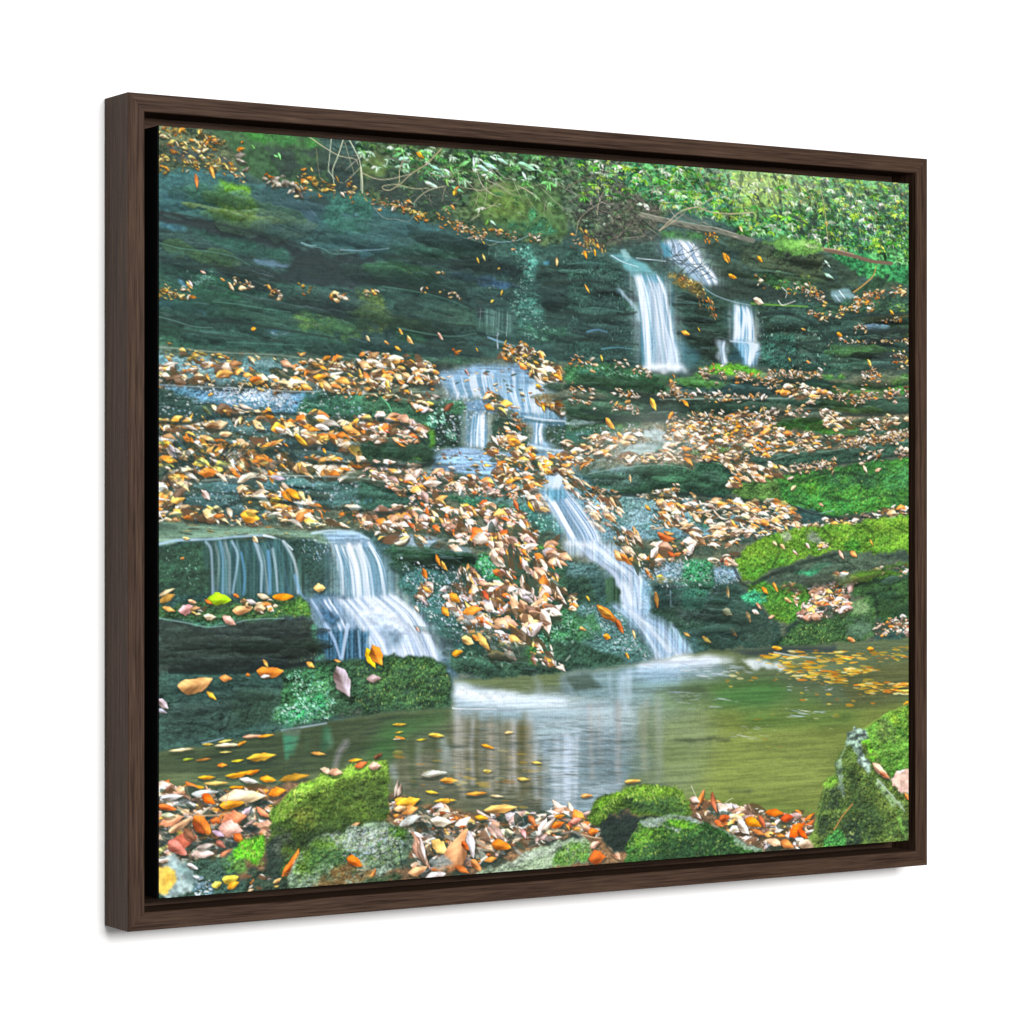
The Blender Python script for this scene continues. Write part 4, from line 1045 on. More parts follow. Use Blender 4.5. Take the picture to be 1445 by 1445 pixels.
F a8c0dc 88a8c8 p .4 4 .9|480,1056 577,1049 625,1076 643,1101 577,1091 502,1086
F 2c443e 24362f g .5 3 1|395,1080 480,1086 504,1128 508,1204 448,1213 416,1146
D B 90 2.1 5.04 60 60 .4 .7|395,1063 491,1075 487,1128 427,1137
F 32503e 27392f g .5 3 1|-3,1091 124,1079 145,1144 151,1214 -3,1219
D C 60 2.1 4.62 60 60 .4 .5|13,1096 124,1097 114,1199 23,1179
F 34504a 2c443e w .3 3 1|124,1077 363,1074 427,1146 427,1222 155,1218
W 4a7c98 1.5 .2 .42|141,1077 155,1125 155,1214|376,1078 401,1127 423,1222
S b8d0ec 7.35 6.3 .62 5|135,1077 149,1097 153,1144 155,1214
S b8d8f0 7.35 5.46 .62 5|211,1077 227,1107 225,1144 213,1211
S 7fb0d0 6.3 5.46 .62 5|176,1077 184,1125 182,1211
S 5f9cc8 6.3 6.3 .62 5|238,1107 248,1163 244,1215
S c8dcf0 10.5 5.46 .62 5|279,1078 292,1117 298,1145 296,1209
S 6fa8d8 10.5 8.4 .62 5|317,1104 321,1164 321,1213
S d0e4f4 6.3 5.46 .62 5|330,1097 340,1146 344,1209
S e0ecf8 8.4 6.3 .62 5|363,1078 389,1118 401,1156 406,1214
S 6fa0c8 10.5 6.3 .62 5|397,1169 414,1218 427,1231
W 86b0d0 2.2 .75 .85|495,1083 521,1147 534,1233|647,1091 687,1149 709,1245
S f0f4fc 8.4 6.3 0.68 3.5|521,1090 538,1148 543,1233
S f4f6fc 10.5 6.3 0.68 3.5|560,1087 582,1148 588,1234
S e4ecf8 8.4 6.3 0.68 3.5|591,1087 612,1148 625,1240
S f4f6fc 8.4 6.3 0.59 3.5|621,1083 652,1139 669,1226
S 3f6c80 6.3 4.2 0.51 3.5|547,1094 560,1148 564,1233
S 3f6c80 6.3 4.2 0.51 3.5|604,1095 630,1148 643,1235
S 4a7888 6.3 4.2 0.42 3.5|577,1100 595,1148 604,1225
F 34566a 2c4a58 m .4 3 1|457,1213 577,1228 588,1272 513,1261 448,1241
W 88a8d0 2 .8 .95|401,1225 440,1279 461,1326 470,1346|709,1242 776,1314 821,1383 888,1478
W b8c8e4 2 .85 .9|513,1233 577,1300 621,1359 643,1417|709,1222 798,1286 843,1364 875,1443
F 44688c 3a5c78 s .3 4 .9|465,1256 513,1261 538,1284 530,1309 480,1291
F 3c6480 305268 w .4 4 .95|465,1317 577,1310 621,1330 621,1406 491,1403
S a8c0e4 10.5 6.3 0.77 3.5|495,1308 517,1347 534,1395
S c0d4f0 12.6 8.4 0.77 3.5|556,1304 547,1347 538,1398
S a8c8e8 6.3 4.2 0.59 3.5|588,1320 595,1396
F dce4f4 b8cce8 s .15 8 .8|577,1262 665,1254 731,1304 776,1353 709,1351 643,1321
F 5c7890 4c687c s .2 6 .6|665,1321 709,1313 720,1361 676,1370
S 8898a8 8.4 4.2 0.51 3.5|742,1304 776,1343 798,1402
F e8ecf8 d0dcf0 s .1 6 .7|676,1279 713,1269 736,1313 709,1326
F 3a5c74 2c4c60 m .3 4 .8|854,1403 888,1414 911,1463 888,1478 866,1442
F 335840 28442f m .4 3 1|691,1088 798,1092 934,1109 961,1142 934,1155 798,1150 709,1149
F 3f6a68 305048 g .8 4 1|709,1149 843,1154 888,1190 888,1268 979,1348 1002,1387 888,1375 821,1305 765,1246 713,1207
D B 220 2.1 5.46 40 60 .4 .6|720,1159 798,1179 888,1287 1025,1388 888,1369 798,1286
F a8b8c8 8098a8 p .4 3 .9|665,1061 798,1065 888,1083 952,1109 911,1108 798,1096 698,1088
F 3f9050 2f6c40 m .5 3 1|957,1109 1025,1113 1044,1153 1037,1192 991,1181 961,1152
D C 110 2.52 6.3 20 70 .4 .8|961,1113 1025,1117 1039,1176 993,1181
F 4a8a38 357030 m .4 2 .9|1153,1094 1224,1091 1241,1115 1189,1118
F 34523e 293f34 m .35 3 1|1025,1152 1255,1135 1331,1195 1404,1317 1452,1409 1255,1454 1025,1451 888,1433 877,1375 934,1356 1025,1388 1118,1351
F 3f7a4c 2f5c3c m .5 4 .9|1130,1312 1255,1274 1331,1316 1331,1356 1236,1364 1142,1361
D C 220 2.52 6.3 20 70 .4 .6|1130,1312 1331,1296 1343,1366 1189,1376
F 2f4838 263a2e m .4 3 1|888,1381 1025,1388 1165,1431 1255,1444 1189,1462 1025,1463 900,1443
F 4a8a30 3a6c2c m .4 3 .8|1118,1381 1153,1375 1165,1421 1130,1420
D C 130 2.52 6.3 20 70 .4 .6|843,1306 1025,1378 1118,1440 911,1424
F 3f5a44 2f4434 m .3 3 .9|1002,1250 1044,1241 1053,1281 1014,1290
W 86a8d0 2.4 .8 .95|1156,940 1200,995 1236,1045 1260,1085|1260,935 1312,985 1368,1055 1384,1092
F 5c90a8 4a7c94 w .3 3 .8|1160,936 1255,935 1260,967 1200,967
S f0f4fc 10.5 8.4 0.59 3.5|1189,955 1236,1005 1274,1065
S e8eefa 8.4 8.4 0.59 3.5|1255,965 1307,1025 1351,1085
W a8b8d8 2.4 .85 .95|1260,1079 1331,1135 1404,1180 1440,1257 1452,1298|1380,1086 1452,1136 1514,1178 1531,1218 1531,1299
F 7fb0cc 5890a8 w .4 3 .8|1514,1188 1546,1202 1538,1289 1511,1295
F 34503a 2c4434 w .3 2 .95|1380,1188 1428,1189 1435,1257 1392,1257
W c0d0ec 2.2 .8 .9|1433,1193 1452,1237 1465,1298|1501,1198 1511,1248 1516,1299
S 3c5c6c 6.3 4.2 0.59 3.5|1484,1187 1496,1238 1501,1279
W a8bce0 2.4 .85 .95|1433,1261 1489,1319 1538,1381 1556,1426|1514,1295 1588,1321 1650,1373 1688,1415
S f4f6fc 10.5 10.5 0.59 3.5|1452,1268 1514,1330 1575,1412
S f0f4fc 8.4 10.5 0.51 3.5|1514,1309 1588,1351 1638,1414
W 7fb0d4 2 .6 .7|1603,1311 1620,1342 1638,1393|1615,1311 1650,1353 1690,1409
S a8d0e8 5.04 4.2 0.68 3.5|1613,1199 1615,1260 1618,1332
S b8d0e8 6.3 4.2 0.68 3.5|1418,1267 1465,1298 1501,1329
F c4d4ea a0bcd8 w .2 5 .6|1255,1079 1418,1088 1506,1153 1541,1259 1516,1299 1477,1228 1423,1166 1331,1131 1255,1115
F a8c4e0 86a8c8 w .2 6 .5|1404,1257 1538,1283 1625,1342 1700,1409 1575,1422 1514,1360
S eef2fa 14.7 10.5 .5 8|1260,1087 1331,1095 1394,1120 1452,1169
S eef2fa 12.6 16.8 .5 8|1477,1282 1538,1330 1613,1399
F 4f7070 3c5858 g .8 4 1|1255,1135 1356,1146 1380,1180 1260,1185
F 58807c 40605c g .8 4 1|1296,1255 1404,1269 1465,1318 1514,1380 1551,1432 1428,1418 1307,1365
D W 260 1.89 5.46 30 60 .4 .6|1296,1255 1428,1277 1551,1426 1331,1356
F 3c6c44 2c5438 m .4 4 .8|1272,1295 1356,1286 1380,1357 1296,1365
F 32503f 283f33 m .35 3 1|1255,1364 1331,1380 1428,1408 1477,1440 1356,1453 1255,1454
F 2c4438 24382e m .3 3 1|1538,1279 1853,1243 1904,1369 1751,1402 1688,1374 1625,1322
F 88a4b8 5c8088 g .8 4 1|1521,1157 1650,1148 1688,1159 1650,1199 1575,1203 1531,1188
F 7fa0b8 5a7c84 g .8 4 1|1763,1160 1848,1161 1866,1192 1789,1205
D W 200 1.89 5.46 30 60 .4 .6|1521,1147 1675,1149 1650,1204 1853,1161 1853,1202 1531,1210
F 33704c 28563c m .5 4 1|1663,1138 1751,1135 1776,1201 1751,1252 1688,1251 1655,1200
F 3c4a46 2f3d3a m .4 5 .9|1588,1209 1840,1206 1853,1285 1650,1322
F 34705c 285644 m .5 4 .8|1650,1199 1751,1221 1725,1283 1663,1282
F 4f7478 3c5c60 g .8 4 .8|1663,1343 1713,1344 1713,1395 1675,1388
D B 160 2.1 5.04 30 60 .4 .45|1575,1158 1853,1181 1802,1325 1625,1342
F 6f9a30 4f7c28 m .35 2 1|1845,1136 1878,1107 1935,1082 1995,1058 2087,1045 2220,1037 2328,1027 2521,1003 2521,1128 2410,1123 2274,1122 2193,1115 2087,1146 1982,1170 1909,1209 1866,1198 1848,1167
F 5a8a2c 3f7428 m .4 5 .8|1878,1130 2008,1120 2087,1142 1982,1166 1917,1203 1873,1186
D M 1350 2.1 5.88 0 80 .45 .6|1858,1130 1995,1062 2220,1041 2501,1012 2501,1102 2220,1111 2008,1152 1904,1199
F 98a090 7f8c78 m .25 2 .9|2100,1058 2140,1054 2172,1062 2180,1084 2140,1092 2113,1083
F a8b490 88987c m .25 2 .9|2016,1062 2040,1054 2050,1075 2029,1087
F 4a5c4a 3a4a3e r .3 3 1|2061,1152 2180,1122 2274,1118 2369,1123 2501,1113 2501,1146 2383,1155 2301,1176 2234,1190 2061,1209 2008,1208 1995,1187
F 28382f 24322b r .2 3 .9|2008,1175 2140,1151 2220,1143 2207,1156 2061,1179
F 3f9a6c 2f7450 m .4 2 .9|2066,1175 2140,1168 2199,1156 2199,1162 2140,1176 2113,1193 2074,1184
F 4f9030 3f7a2c m .4 3 1|2247,1090 2301,1084 2315,1118 2260,1122
F 5c8a2c 3f6c28 m .4 2 1|2282,1190 2383,1166 2521,1146 2521,1180 2410,1196 2355,1213 2296,1212
F 32502c 27402a m .35 3 1|2274,1216 2383,1198 2521,1180 2521,1323 2410,1338 2369,1326 2361,1294 2334,1255 2287,1254
F 2c443c 25372f g .5 3 1|1751,1232 1853,1223 1904,1265 2008,1325 2008,1382 1878,1399 1751,1390 1713,1365
F 3c5248 304238 g .5 4 .9|1853,1285 1982,1308 2034,1340 1969,1381 1853,1378
F 5a8c2c 40742c m .4 3 1|1878,1223 1943,1207 2087,1215 2145,1231 2127,1269 2082,1314 2047,1334 1982,1312 1956,1276 1909,1261
F 3f9a70 2f7454 m .5 3 1|1868,1248 1917,1224 1961,1237 1969,1266 1917,1274 1878,1265
D M 540 2.1 5.88 0 80 .45 .6|1930,1220 2140,1231 2074,1322 1982,1304
F 3f6034 2f4a2c m .4 2 1|1977,1391 2034,1357 2074,1327 2140,1307 2220,1296 2260,1281 2296,1261 2334,1257 2361,1285 2372,1337 2366,1375 2274,1390 2140,1404
F 7a9468 5c7a50 m .25 3 .95|2263,1288 2290,1263 2334,1259 2355,1285 2339,1306 2296,1305
F 4f6a54 3f5644 m .25 4 .9|2247,1309 2350,1311 2366,1358 2315,1378 2247,1366
F 1e3028 1e3028 m .1 2 .9|1969,1387 2021,1357 2066,1318 2076,1327 2040,1364 1998,1392
D N 260 2.1 5.46 0 70 .5 .6|2008,1371 2087,1327 2247,1305 2247,1377 2113,1395
F 3c5850 2f4640 g .5 3 1|2369,1369 2443,1349 2501,1350 2501,1393 2369,1397
S 1c2a1c 10.5 6.3 .5 6|2074,911 2167,885 2274,884 2383,901
S 1c2a1c 10.5 8.4 .5 6|1866,962 2008,970 2087,999
S 1c2a1c 10.5 8.4 .45 6|2167,953 2274,965 2383,948 2501,956
S 1c2a1c 8.4 6.3 .5 5|2274,876 2315,918 2301,952
S 16201a 12.6 8.4 .6 5|1909,1211 1995,1179 2087,1152 2220,1126
S 16201a 10.5 8.4 .6 5|2287,1220 2410,1205 2501,1193
S 16201a 10.5 8.4 .6 5|2377,1307 2366,1251 2334,1246
S 24341c 8.4 6.3 .5 5|1982,1062 2008,1110 1982,1162
S 24341c 8.4 6.3 .5 5|2167,1048 2199,1079 2183,1113
S 24341c 8.4 6.3 .4 5|2328,1037 2361,1072 2350,1114
S 16201a 12.6 8.4 .6 5|1840,1160 1866,1206 1904,1223
D P 340 7.14 28.6 30 70 .4 1|888,1034 1025,1025 1165,1045 1130,1114 1072,1133 1002,1103 934,1083
D T 63 6.3 24.4 10 50 .4 1|597,1049 709,1049 888,1077 922,1103 798,1092 665,1072
D P 212 8.61 33.4 45 50 .38 1|1025,1113 1130,1104 1212,1154 1255,1234 1212,1274 1130,1242 1072,1212 1025,1152
D P 368 8.61 33.4 20 70 .4 1|843,1209 934,1190 1025,1201 1130,1223 1212,1244 1224,1294 1118,1321 1002,1309 911,1297 854,1248
D P 155 8.61 33.4 20 70 .4 1|911,1288 1025,1290 1123,1321 1107,1380 1049,1404 1002,1378 945,1337
D P 59 8.4 19.6 40 60 .42 1|1142,1361 1184,1362 1217,1403 1255,1424 1236,1443 1177,1428 1146,1401
D P 35 8.4 17.9 40 60 .42 1|767,1204 809,1189 825,1224 787,1247
D P 32 6.72 16.1 60 40 .42 1|900,1151 952,1152 961,1187 911,1180
D P 85 7.14 25.8 0 60 .42 1|1189,1085 1255,1105 1255,1139 1212,1144
D T 157 7.14 27.3 40 38 .34 1|1428,1046 1501,1066 1526,1137 1551,1178 1501,1157 1452,1116 1416,1076
D P 85 8.61 31.1 10 60 .42 1|1538,1097 1688,1087 1675,1138 1551,1141
D T 136 5.25 24.4 0 38 .34 1|1650,1046 1776,1047 1853,1057 1904,1068 1827,1098 1751,1098
D P 70 4.2 20.7 0 50 .42 1|1758,1143 1827,1129 1853,1119 1827,1152 1776,1160
D L 30 8.4 16.8 10 50 .42 1|1260,1225 1296,1245 1284,1275 1260,1254
L c86a38 .3 .2|1565,1056 1635,1077
L e89850 .25 .2|1588,1054 1630,1062
L c05c30 .5 0|1603,1113 1633,1130
L d88040 .4 0|1625,1122 1655,1118
L e8dcd0 .4 0|1543,1133 1575,1097
L ecd8c0 .35 0|1556,1137 1600,1134
L f0b838 .6 0|1563,1182 1605,1199
L e8a030 .4 0|1603,1203 1630,1195
L d88838 .35 0|1561,1223 1570,1280
L c8782c .35 0|1356,1260 1440,1318
L e0a040 .3 0|1363,1266 1409,1293
L b06030 .3 0|1423,1301 1452,1348
L e0902c .5 0|1380,1349 1409,1358
L d8b068 .5 0|1300,1323 1324,1334
L f0d098 .35 0|1482,1335 1492,1363
L e0b040 .35 0|1322,1235 1336,1252
L d8a040 .35 0|1457,1399 1472,1420
L c8b078 .35 0|1817,1212 1822,1253
L e0983c .35 0|1796,1296 1837,1293
L d8c898 .55 0|1796,1284 1837,1301
L d8a060 .4 0|1884,1290 1902,1325
L d09050 .4 0|1825,1334 1853,1364
L f0b850 .35 .1|1725,1359 1761,1380
L e8e0d0 .45 0|1904,1286 1935,1299
L e0a080 .45 0|1920,1265 1940,1286
L e0b060 .4 0|1660,1347 1685,1360
L e8952c .5 0|1940,1220 1966,1241
L d8903c .3 .1|1982,1204 2003,1237
L e0b878 .4 0|2024,1252 2053,1267
L f0d8b0 .4 0|2061,1253 2074,1282
L e8a888 .4 0|1964,1312 1992,1304
L e8c898 .4 0|1979,1085 2000,1099
L e8b080 .4 0|2008,1093 2029,1110
L e8c0a8 .35 .1|2055,1110 2079,1127
L f0c8b8 .4 0|2103,1090 2121,1109
L e8b8a0 .45 0|2228,1111 2250,1143
L e89c58 .45 0|2269,1118 2301,1135
L e8a040 .35 0|2347,1080 2361,1102
D T 24 5.04 12.6 0 38 .34 1|2145,1088 2199,1092 2199,1109 2153,1109
D T 40 5.04 12.6 0 38 .34 1|2342,1166 2410,1162 2501,1163 2501,1184 2383,1183
D T 40 6.3 14.7 0 38 .34 1|2013,1215 2047,1215 2092,1230 2082,1257 2055,1242
D P 595 4.83 20.7 -5 55 .42 1|2108,1214 2167,1202 2220,1190 2287,1186 2296,1216 2260,1250 2287,1261 2260,1288 2193,1316 2140,1315 2076,1314 2100,1272 2140,1248
D P 189 5.04 12.5 0 55 .42 1|2372,1348 2424,1327 2501,1309 2501,1383 2443,1370 2383,1380
S e0d8d0 2.1 1.68 .8 .9|1255,1418 1269,1404
K 30 63 189 10.5 25.2 2 .6 .6|709,1092 934,1112 888,1151 709,1149
K 30 63 168 12.6 27.3 10 .5 .5|798,1247 1025,1349 1260,1414 1260,1444 911,1434
K 40 63 189 12.6 29.4 4 .5 .4|1575,1178 1853,1212 1904,1327 1751,1390 1625,1342
K 16 84 252 12.6 29.4 -8 .6 .3|2008,1162 2501,1135 2501,1296 2369,1305 2274,1218 2034,1209
D W 500 1.68 5.04 40 50 .5 .6|709,1130 888,1151 1072,1360 911,1346 798,1286
D W 300 1.68 5.04 30 50 .5 .6|1514,1137 1700,1139 1866,1171 1853,1212 1526,1218
F 3c5a34 2f4a30 m .4 3 1|-17,1248 114,1236 238,1238 363,1225 416,1225 440,1250 448,1279 321,1280 196,1293 114,1287 53,1275 -17,1274
F 558038 3f6830 m .4 2 1|353,1236 406,1225 440,1252 448,1275 363,1274
D M 180 2.1 5.46 0 80 .45 .6|342,1230 427,1231 448,1275 342,1277
F 4f8a6c 3c6c54 m .4 2 .8|63,1275 155,1288 238,1279 196,1300 124,1299
F 2d3733 262f2c r .25 2 1|-17,1274 53,1279 135,1299 238,1286 363,1281 450,1283 461,1317 457,1411 363,1413 258,1413 155,1418 33,1418 -17,1416
F 37473f 2c3a34 r .3 4 .9|-17,1285 78,1299 94,1346 84,1392 -17,1407
F 35443c 2b3a32 r .3 4 .8|114,1337 238,1331 448,1336 448,1370 258,1378 135,1375
D N 90 1.68 4.2 90 40 .4 .5|363,1296 452,1298 452,1402 363,1399
F 4f9070 3c7058 m .4 3 .9|448,1298 470,1317 482,1393 461,1402
F 37524a 2c433c r .35 3 1|-17,1416 78,1415 155,1421 279,1429 363,1413 459,1404 534,1395 597,1387 665,1398 709,1390 798,1398 854,1413 879,1462 881,1536 709,1538 513,1553 363,1578 155,1607 -17,1625
F 2f4a34 273c2c m .45 2 1|363,1418 470,1404 577,1396 676,1389 709,1384 798,1398 861,1419 881,1462 881,1540 709,1542 577,1552 491,1545 363,1521
F 3a5c34 2c4628 m .45 4 .9|665,1388 798,1402 861,1432 866,1520 709,1524 621,1502 621,1435
D N 700 2.1 5.88 90 50 .4 .6|588,1396 709,1390 821,1402 870,1442 875,1536 621,1538 588,1510
D D 300 2.1 6.3 90 50 .4 .4|588,1406 870,1442 875,1536 621,1538
F 3f7048 2f5838 m .5 4 1|374,1418 470,1412 513,1432 491,1488 513,1546 363,1563 321,1539 363,1484
D C 520 1.89 4.83 30 80 .45 .6|363,1424 448,1415 491,1469 523,1537 448,1559 332,1565 321,1535 406,1504
F 3c9a60 2c7448 m .5 5 .8|384,1503 470,1478 502,1526 427,1552 363,1550
D C 220 2.1 5.46 30 80 .45 .75|353,1521 416,1495 502,1507 491,1549 363,1559
F 2f423c 2a3b36 r .35 5 .8|-3,1481 238,1489 300,1538 155,1588 -3,1604
F 2d4234 283a2f m .35 5 .8|217,1470 363,1484 321,1557 196,1571
F 4a5048 3c423c r .3 4 .8|534,1537 597,1530 597,1553 534,1556
K 34 105 357 10.5 29.4 1 .65 .25|-3,1289 155,1310 363,1296 427,1316 437,1401 155,1403 -3,1398
K 12 84 231 10.5 25.2 0 .5 .3|-3,1435 258,1443 321,1520 -3,1582
S 86b0a8 4.2 2.94 .6 2|3,1274 78,1287 135,1299 196,1296 258,1283 363,1281
S 161c1a 14.7 10.5 .8 4|33,1411 155,1418 258,1417 363,1409 448,1400
L c8b48c .2 0|-3,1219 49,1196
L a8803c .5 0|1,1234 49,1212
L e0a860 .4 0|9,1245 49,1257
L d8a0a0 .55 0|53,1257 106,1243
L e8b088 .4 0|82,1228 110,1236
L a0d020 .4 0|135,1227 213,1230
L d87828 .5 0|131,1228 155,1240
L e8901c .45 .05|327,1224 395,1223
L e8b078 .4 .05|209,1259 275,1249
L e0a050 .4 0|279,1250 330,1243
L c8c0c0 .45 0|250,1230 288,1242
L e8d8b8 .45 0|126,1269 167,1274
L d8a898 .45 0|180,1270 225,1297
L e0d0b0 .5 0|283,1216 325,1228
L c87838 .5 0|213,1215 233,1223
D L 26 8.4 16.8 0 50 .45 1|238,1234 332,1235 332,1258 248,1253
D L 12 8.4 16.8 0 50 .45 1|94,1235 135,1251 124,1273 98,1269
L e8c880 .55 0|450,1203 491,1202
L f8e0b0 .6 0|273,1061 288,1081
L f0d890 .4 0|67,1066 90,1069
L d08848 .5 0|61,1121 74,1117
L d8a468 .4 .15|49,1451 159,1433
L e0b040 .35 0|135,1467 167,1492
L d89050 .55 0|172,1433 213,1436
L c86c24 .6 0|250,1428 265,1428
L d88030 .35 .1|279,1418 367,1420
L e8e0e0 .3 0|292,1435 325,1432
L d0a050 .4 0|300,1388 317,1411
L e0a850 .5 0|429,1399 457,1415
L b0a0a8 .42 0|521,1409 564,1500
L b8a8b0 .42 0|-3,1481 29,1510
L a8a8b8 .5 0|-3,1508 25,1520
L e8c020 .5 .1|612,1362 643,1424
L d8842c .45 .1|630,1355 665,1417
L b09a98 .5 0|612,1450 661,1448
L c89050 .35 .1|513,1394 538,1402
L e8d8c8 .4 0|762,1254 778,1272
L e8a050 .4 .1|787,1200 821,1220
L e8b0a0 .3 0|767,1310 780,1328
L e09c28 .5 0|881,1392 918,1381
L f0cc80 .45 0|911,1344 954,1363
L e0dcd8 .5 0|913,1315 931,1323
L d8b060 .42 .05|961,1328 1007,1384
L d8883c .4 0|945,1337 970,1357
L c87828 .3 .1|830,1112 848,1151
L d8a048 .35 .1|848,1131 870,1162
L b86a28 .35 .1|789,1150 805,1185
L d89030 .6 0|872,1221 911,1249
L e09838 .5 .1|848,1257 875,1287
L e8963c .4 0|911,1278 984,1266
L c85a38 .5 0|979,1215 1002,1246
F 5c6848 4a5840 p .2 2 1|-17,1621 155,1608 363,1580 448,1566 577,1554 709,1542 879,1538 888,1459 1025,1461 1260,1450 1452,1435 1551,1426 1751,1402 2008,1396 2274,1388 2521,1383 2521,1620 2355,1657 2247,1801 2140,1986 1308,1935 577,1910 -47,1799
F 3f4a34 34402c p .2 6 .95|-3,1622 217,1606 448,1570 709,1543 879,1540 879,1598 709,1620 534,1680 363,1709 155,1681 -3,1673
F 3f6038 345430 p .2 14 .9|665,1571 870,1549 870,1656 709,1678 599,1673
F 96a6b0 7c929c p .25 7 .95|888,1462 1025,1496 1260,1534 1501,1542 1501,1684 1404,1861 1212,1860 709,1745 687,1687 888,1638
F 5c5c48 4a4c3c p .25 9 .9|698,1678 888,1647 1025,1663 1189,1690 1189,1849 888,1823 720,1765
F a8b8c0 8ca4b0 p .2 14 .9|1142,1500 1331,1516 1501,1552 1501,1623 1212,1621 1118,1568
F 8098a4 6a868c p .25 8 .9|1236,1453 1452,1439 1650,1455 1650,1568 1380,1538 1236,1513
F 5f7444 4c6438 p .2 14 .95|1551,1513 1751,1489 1956,1495 2167,1554 2167,1607 1751,1612 1575,1575
F 707c3c 5f6c34 p .2 14 .95|1575,1595 1751,1571 2061,1582 2383,1572 2521,1566 2521,1642 2247,1737 2140,1965 1650,1895 1575,1728
F 7f8c48 707c40 p .2 14 .7|1650,1649 2008,1643 2220,1694 2140,1838 1751,1818
F 3f6c38 38602f p .2 14 .8|1751,1520 1956,1495 2061,1530 1956,1578 1776,1562
F 5c5c34 4c4f30 p .2 14 .8|2220,1482 2521,1448 2521,1566 2274,1590
F 4c7038 44642f p .2 14 .7|1853,1585 2140,1606 2328,1602 2274,1632 1904,1629
F 44563c 3c4c34 p .2 6 .8|1600,1505 1725,1498 1776,1541 1625,1546
F 6c7c84 5c6c70 p .25 9 .8|1307,1615 1501,1643 1575,1728 1404,1780 1307,1755
F 6c6c58 545640 p .2 14 .75|709,1626 888,1564 1130,1581 1165,1669 1189,1750 1025,1830 888,1813 709,1736
F 7c7868 646456 s .15 18 .5|888,1579 1118,1588 1142,1727 1025,1801 911,1736
S 40482c 16.8 14.7 0.30 12|751,1624 747,1664 747,1705
S 40482c 16.8 12.6 0.42 15|888,1647 884,1684 888,1719
S 40482c 21 16.8 0.41 17|716,1630 722,1677 720,1723
S 98a4a4 21 16.8 0.30 15|782,1627 773,1656 776,1685
S 98a4a4 23.1 18.9 0.46 15|848,1630 848,1663 845,1694
S a8b4b8 23.1 18.9 0.41 12|870,1652 877,1680 879,1707
S a8b4b8 18.9 14.7 0.34 11|859,1625 861,1685 852,1745
S 3c5030 21 16.8 0.37 17|760,1644 756,1692 762,1742
S 40482c 12.6 10.5 0.31 12|753,1611 758,1678 762,1744
S 40482c 25.2 18.9 0.39 15|827,1625 834,1676 830,1724
S b8b8bc 18.9 14.7 0.39 12|1030,1593 1032,1673 1028,1754
S a8a49c 14.7 10.5 0.29 15|963,1584 963,1653 966,1719
S 6a5c3c 18.9 16.8 0.28 13|1009,1570 1002,1654 1002,1739
S b8b8bc 12.6 10.5 0.35 13|1046,1581 1051,1678 1051,1776
S a8a49c 8.4 6.3 0.36 15|1083,1581 1083,1662 1088,1743
S a8a49c 10.5 8.4 0.29 16|1055,1582 1051,1652 1055,1725
S 4c4a2c 18.9 14.7 0.32 12|938,1564 947,1648 941,1732
S b8b8bc 18.9 14.7 0.40 15|1090,1591 1093,1680 1097,1769
S 4c4a2c 18.9 14.7 0.54 13|959,1555 961,1656 963,1756
S b8b8bc 23.1 18.9 0.42 17|1135,1569 1135,1656 1132,1743
S 4c4a2c 23.1 18.9 0.52 17|1107,1597 1104,1690 1111,1783
S 4c4a2c 18.9 14.7 0.41 10|1116,1560 1116,1651 1121,1742
S a8a49c 10.5 8.4 0.32 14|1123,1564 1125,1646 1118,1726
S 6a5c3c 10.5 8.4 0.42 13|1100,1589 1100,1660 1093,1729
S c0b8b4 12.6 10.5 0.48 10|1076,1582 1081,1669 1086,1756
S c0b8b4 16.8 12.6 0.36 15|900,1552 900,1644 897,1733
S 3c4026 14.7 12.6 0.48 15|1035,1563 1037,1666 1039,1766
S c0b8b4 16.8 12.6 0.37 14|900,1578 893,1661 902,1745
S c0b8b4 14.7 12.6 0.49 12|1065,1584 1067,1673 1069,1760
S 6a5c3c 8.4 6.3 0.30 17|920,1565 925,1641 918,1719
S 4c4a2c 23.1 18.9 0.46 14|1060,1588 1058,1666 1053,1745
S b8b8bc 14.7 12.6 0.50 11|950,1574 945,1660 950,1746
S 4c4a2c 18.9 16.8 0.41 16|1104,1591 1107,1661 1100,1727
S a8a49c 21 16.8 0.54 15|913,1588 915,1684 918,1777
S c0b8b4 21 16.8 0.37 12|1005,1592 1007,1682 1005,1770
S 6a5c3c 23.1 18.9 0.40 15|1128,1598 1128,1681 1130,1765
S d4dcec 10.5 8.4 0.56 11|1293,1635 1291,1723 1288,1810
S d4dcec 10.5 8.4 0.51 13|1269,1652 1267,1723 1269,1797
S c8d4e4 18.9 14.7 0.47 12|1279,1642 1281,1744 1281,1846
S d4dcec 23.1 18.9 0.47 14|1224,1646 1219,1727 1224,1811
S c8d4e4 23.1 18.9 0.49 16|1265,1648 1260,1729 1257,1811
S d4dcec 12.6 10.5 0.56 17|1158,1637 1153,1714 1158,1794
S b0c4dc 23.1 18.9 0.31 14|1189,1640 1182,1733 1182,1827
S d4dcec 14.7 10.5 0.59 13|1262,1631 1260,1735 1265,1837
S c8d4e4 10.5 8.4 0.46 16|1229,1640 1236,1726 1236,1814
S c8d4e4 14.7 12.6 0.53 18|1255,1649 1257,1731 1257,1815
S d4dcec 16.8 14.7 0.52 15|1253,1635 1255,1731 1255,1827
S b0c4dc 10.5 8.4 0.49 15|1262,1645 1260,1721 1262,1797
S b8a8a0 12.6 10.5 0.32 14|1435,1534 1435,1634 1428,1735
S b8a8a0 14.7 10.5 0.31 14|1533,1541 1526,1644 1531,1746
S b8a8a0 25.2 18.9 0.23 11|1568,1548 1573,1634 1578,1720
S b8a8a0 21 16.8 0.29 11|1336,1552 1339,1653 1343,1751
S a8b8c8 12.6 8.4 0.33 14|1423,1547 1423,1638 1428,1729
S 5c6c70 23.1 16.8 0.34 15|1428,1539 1428,1622 1431,1707
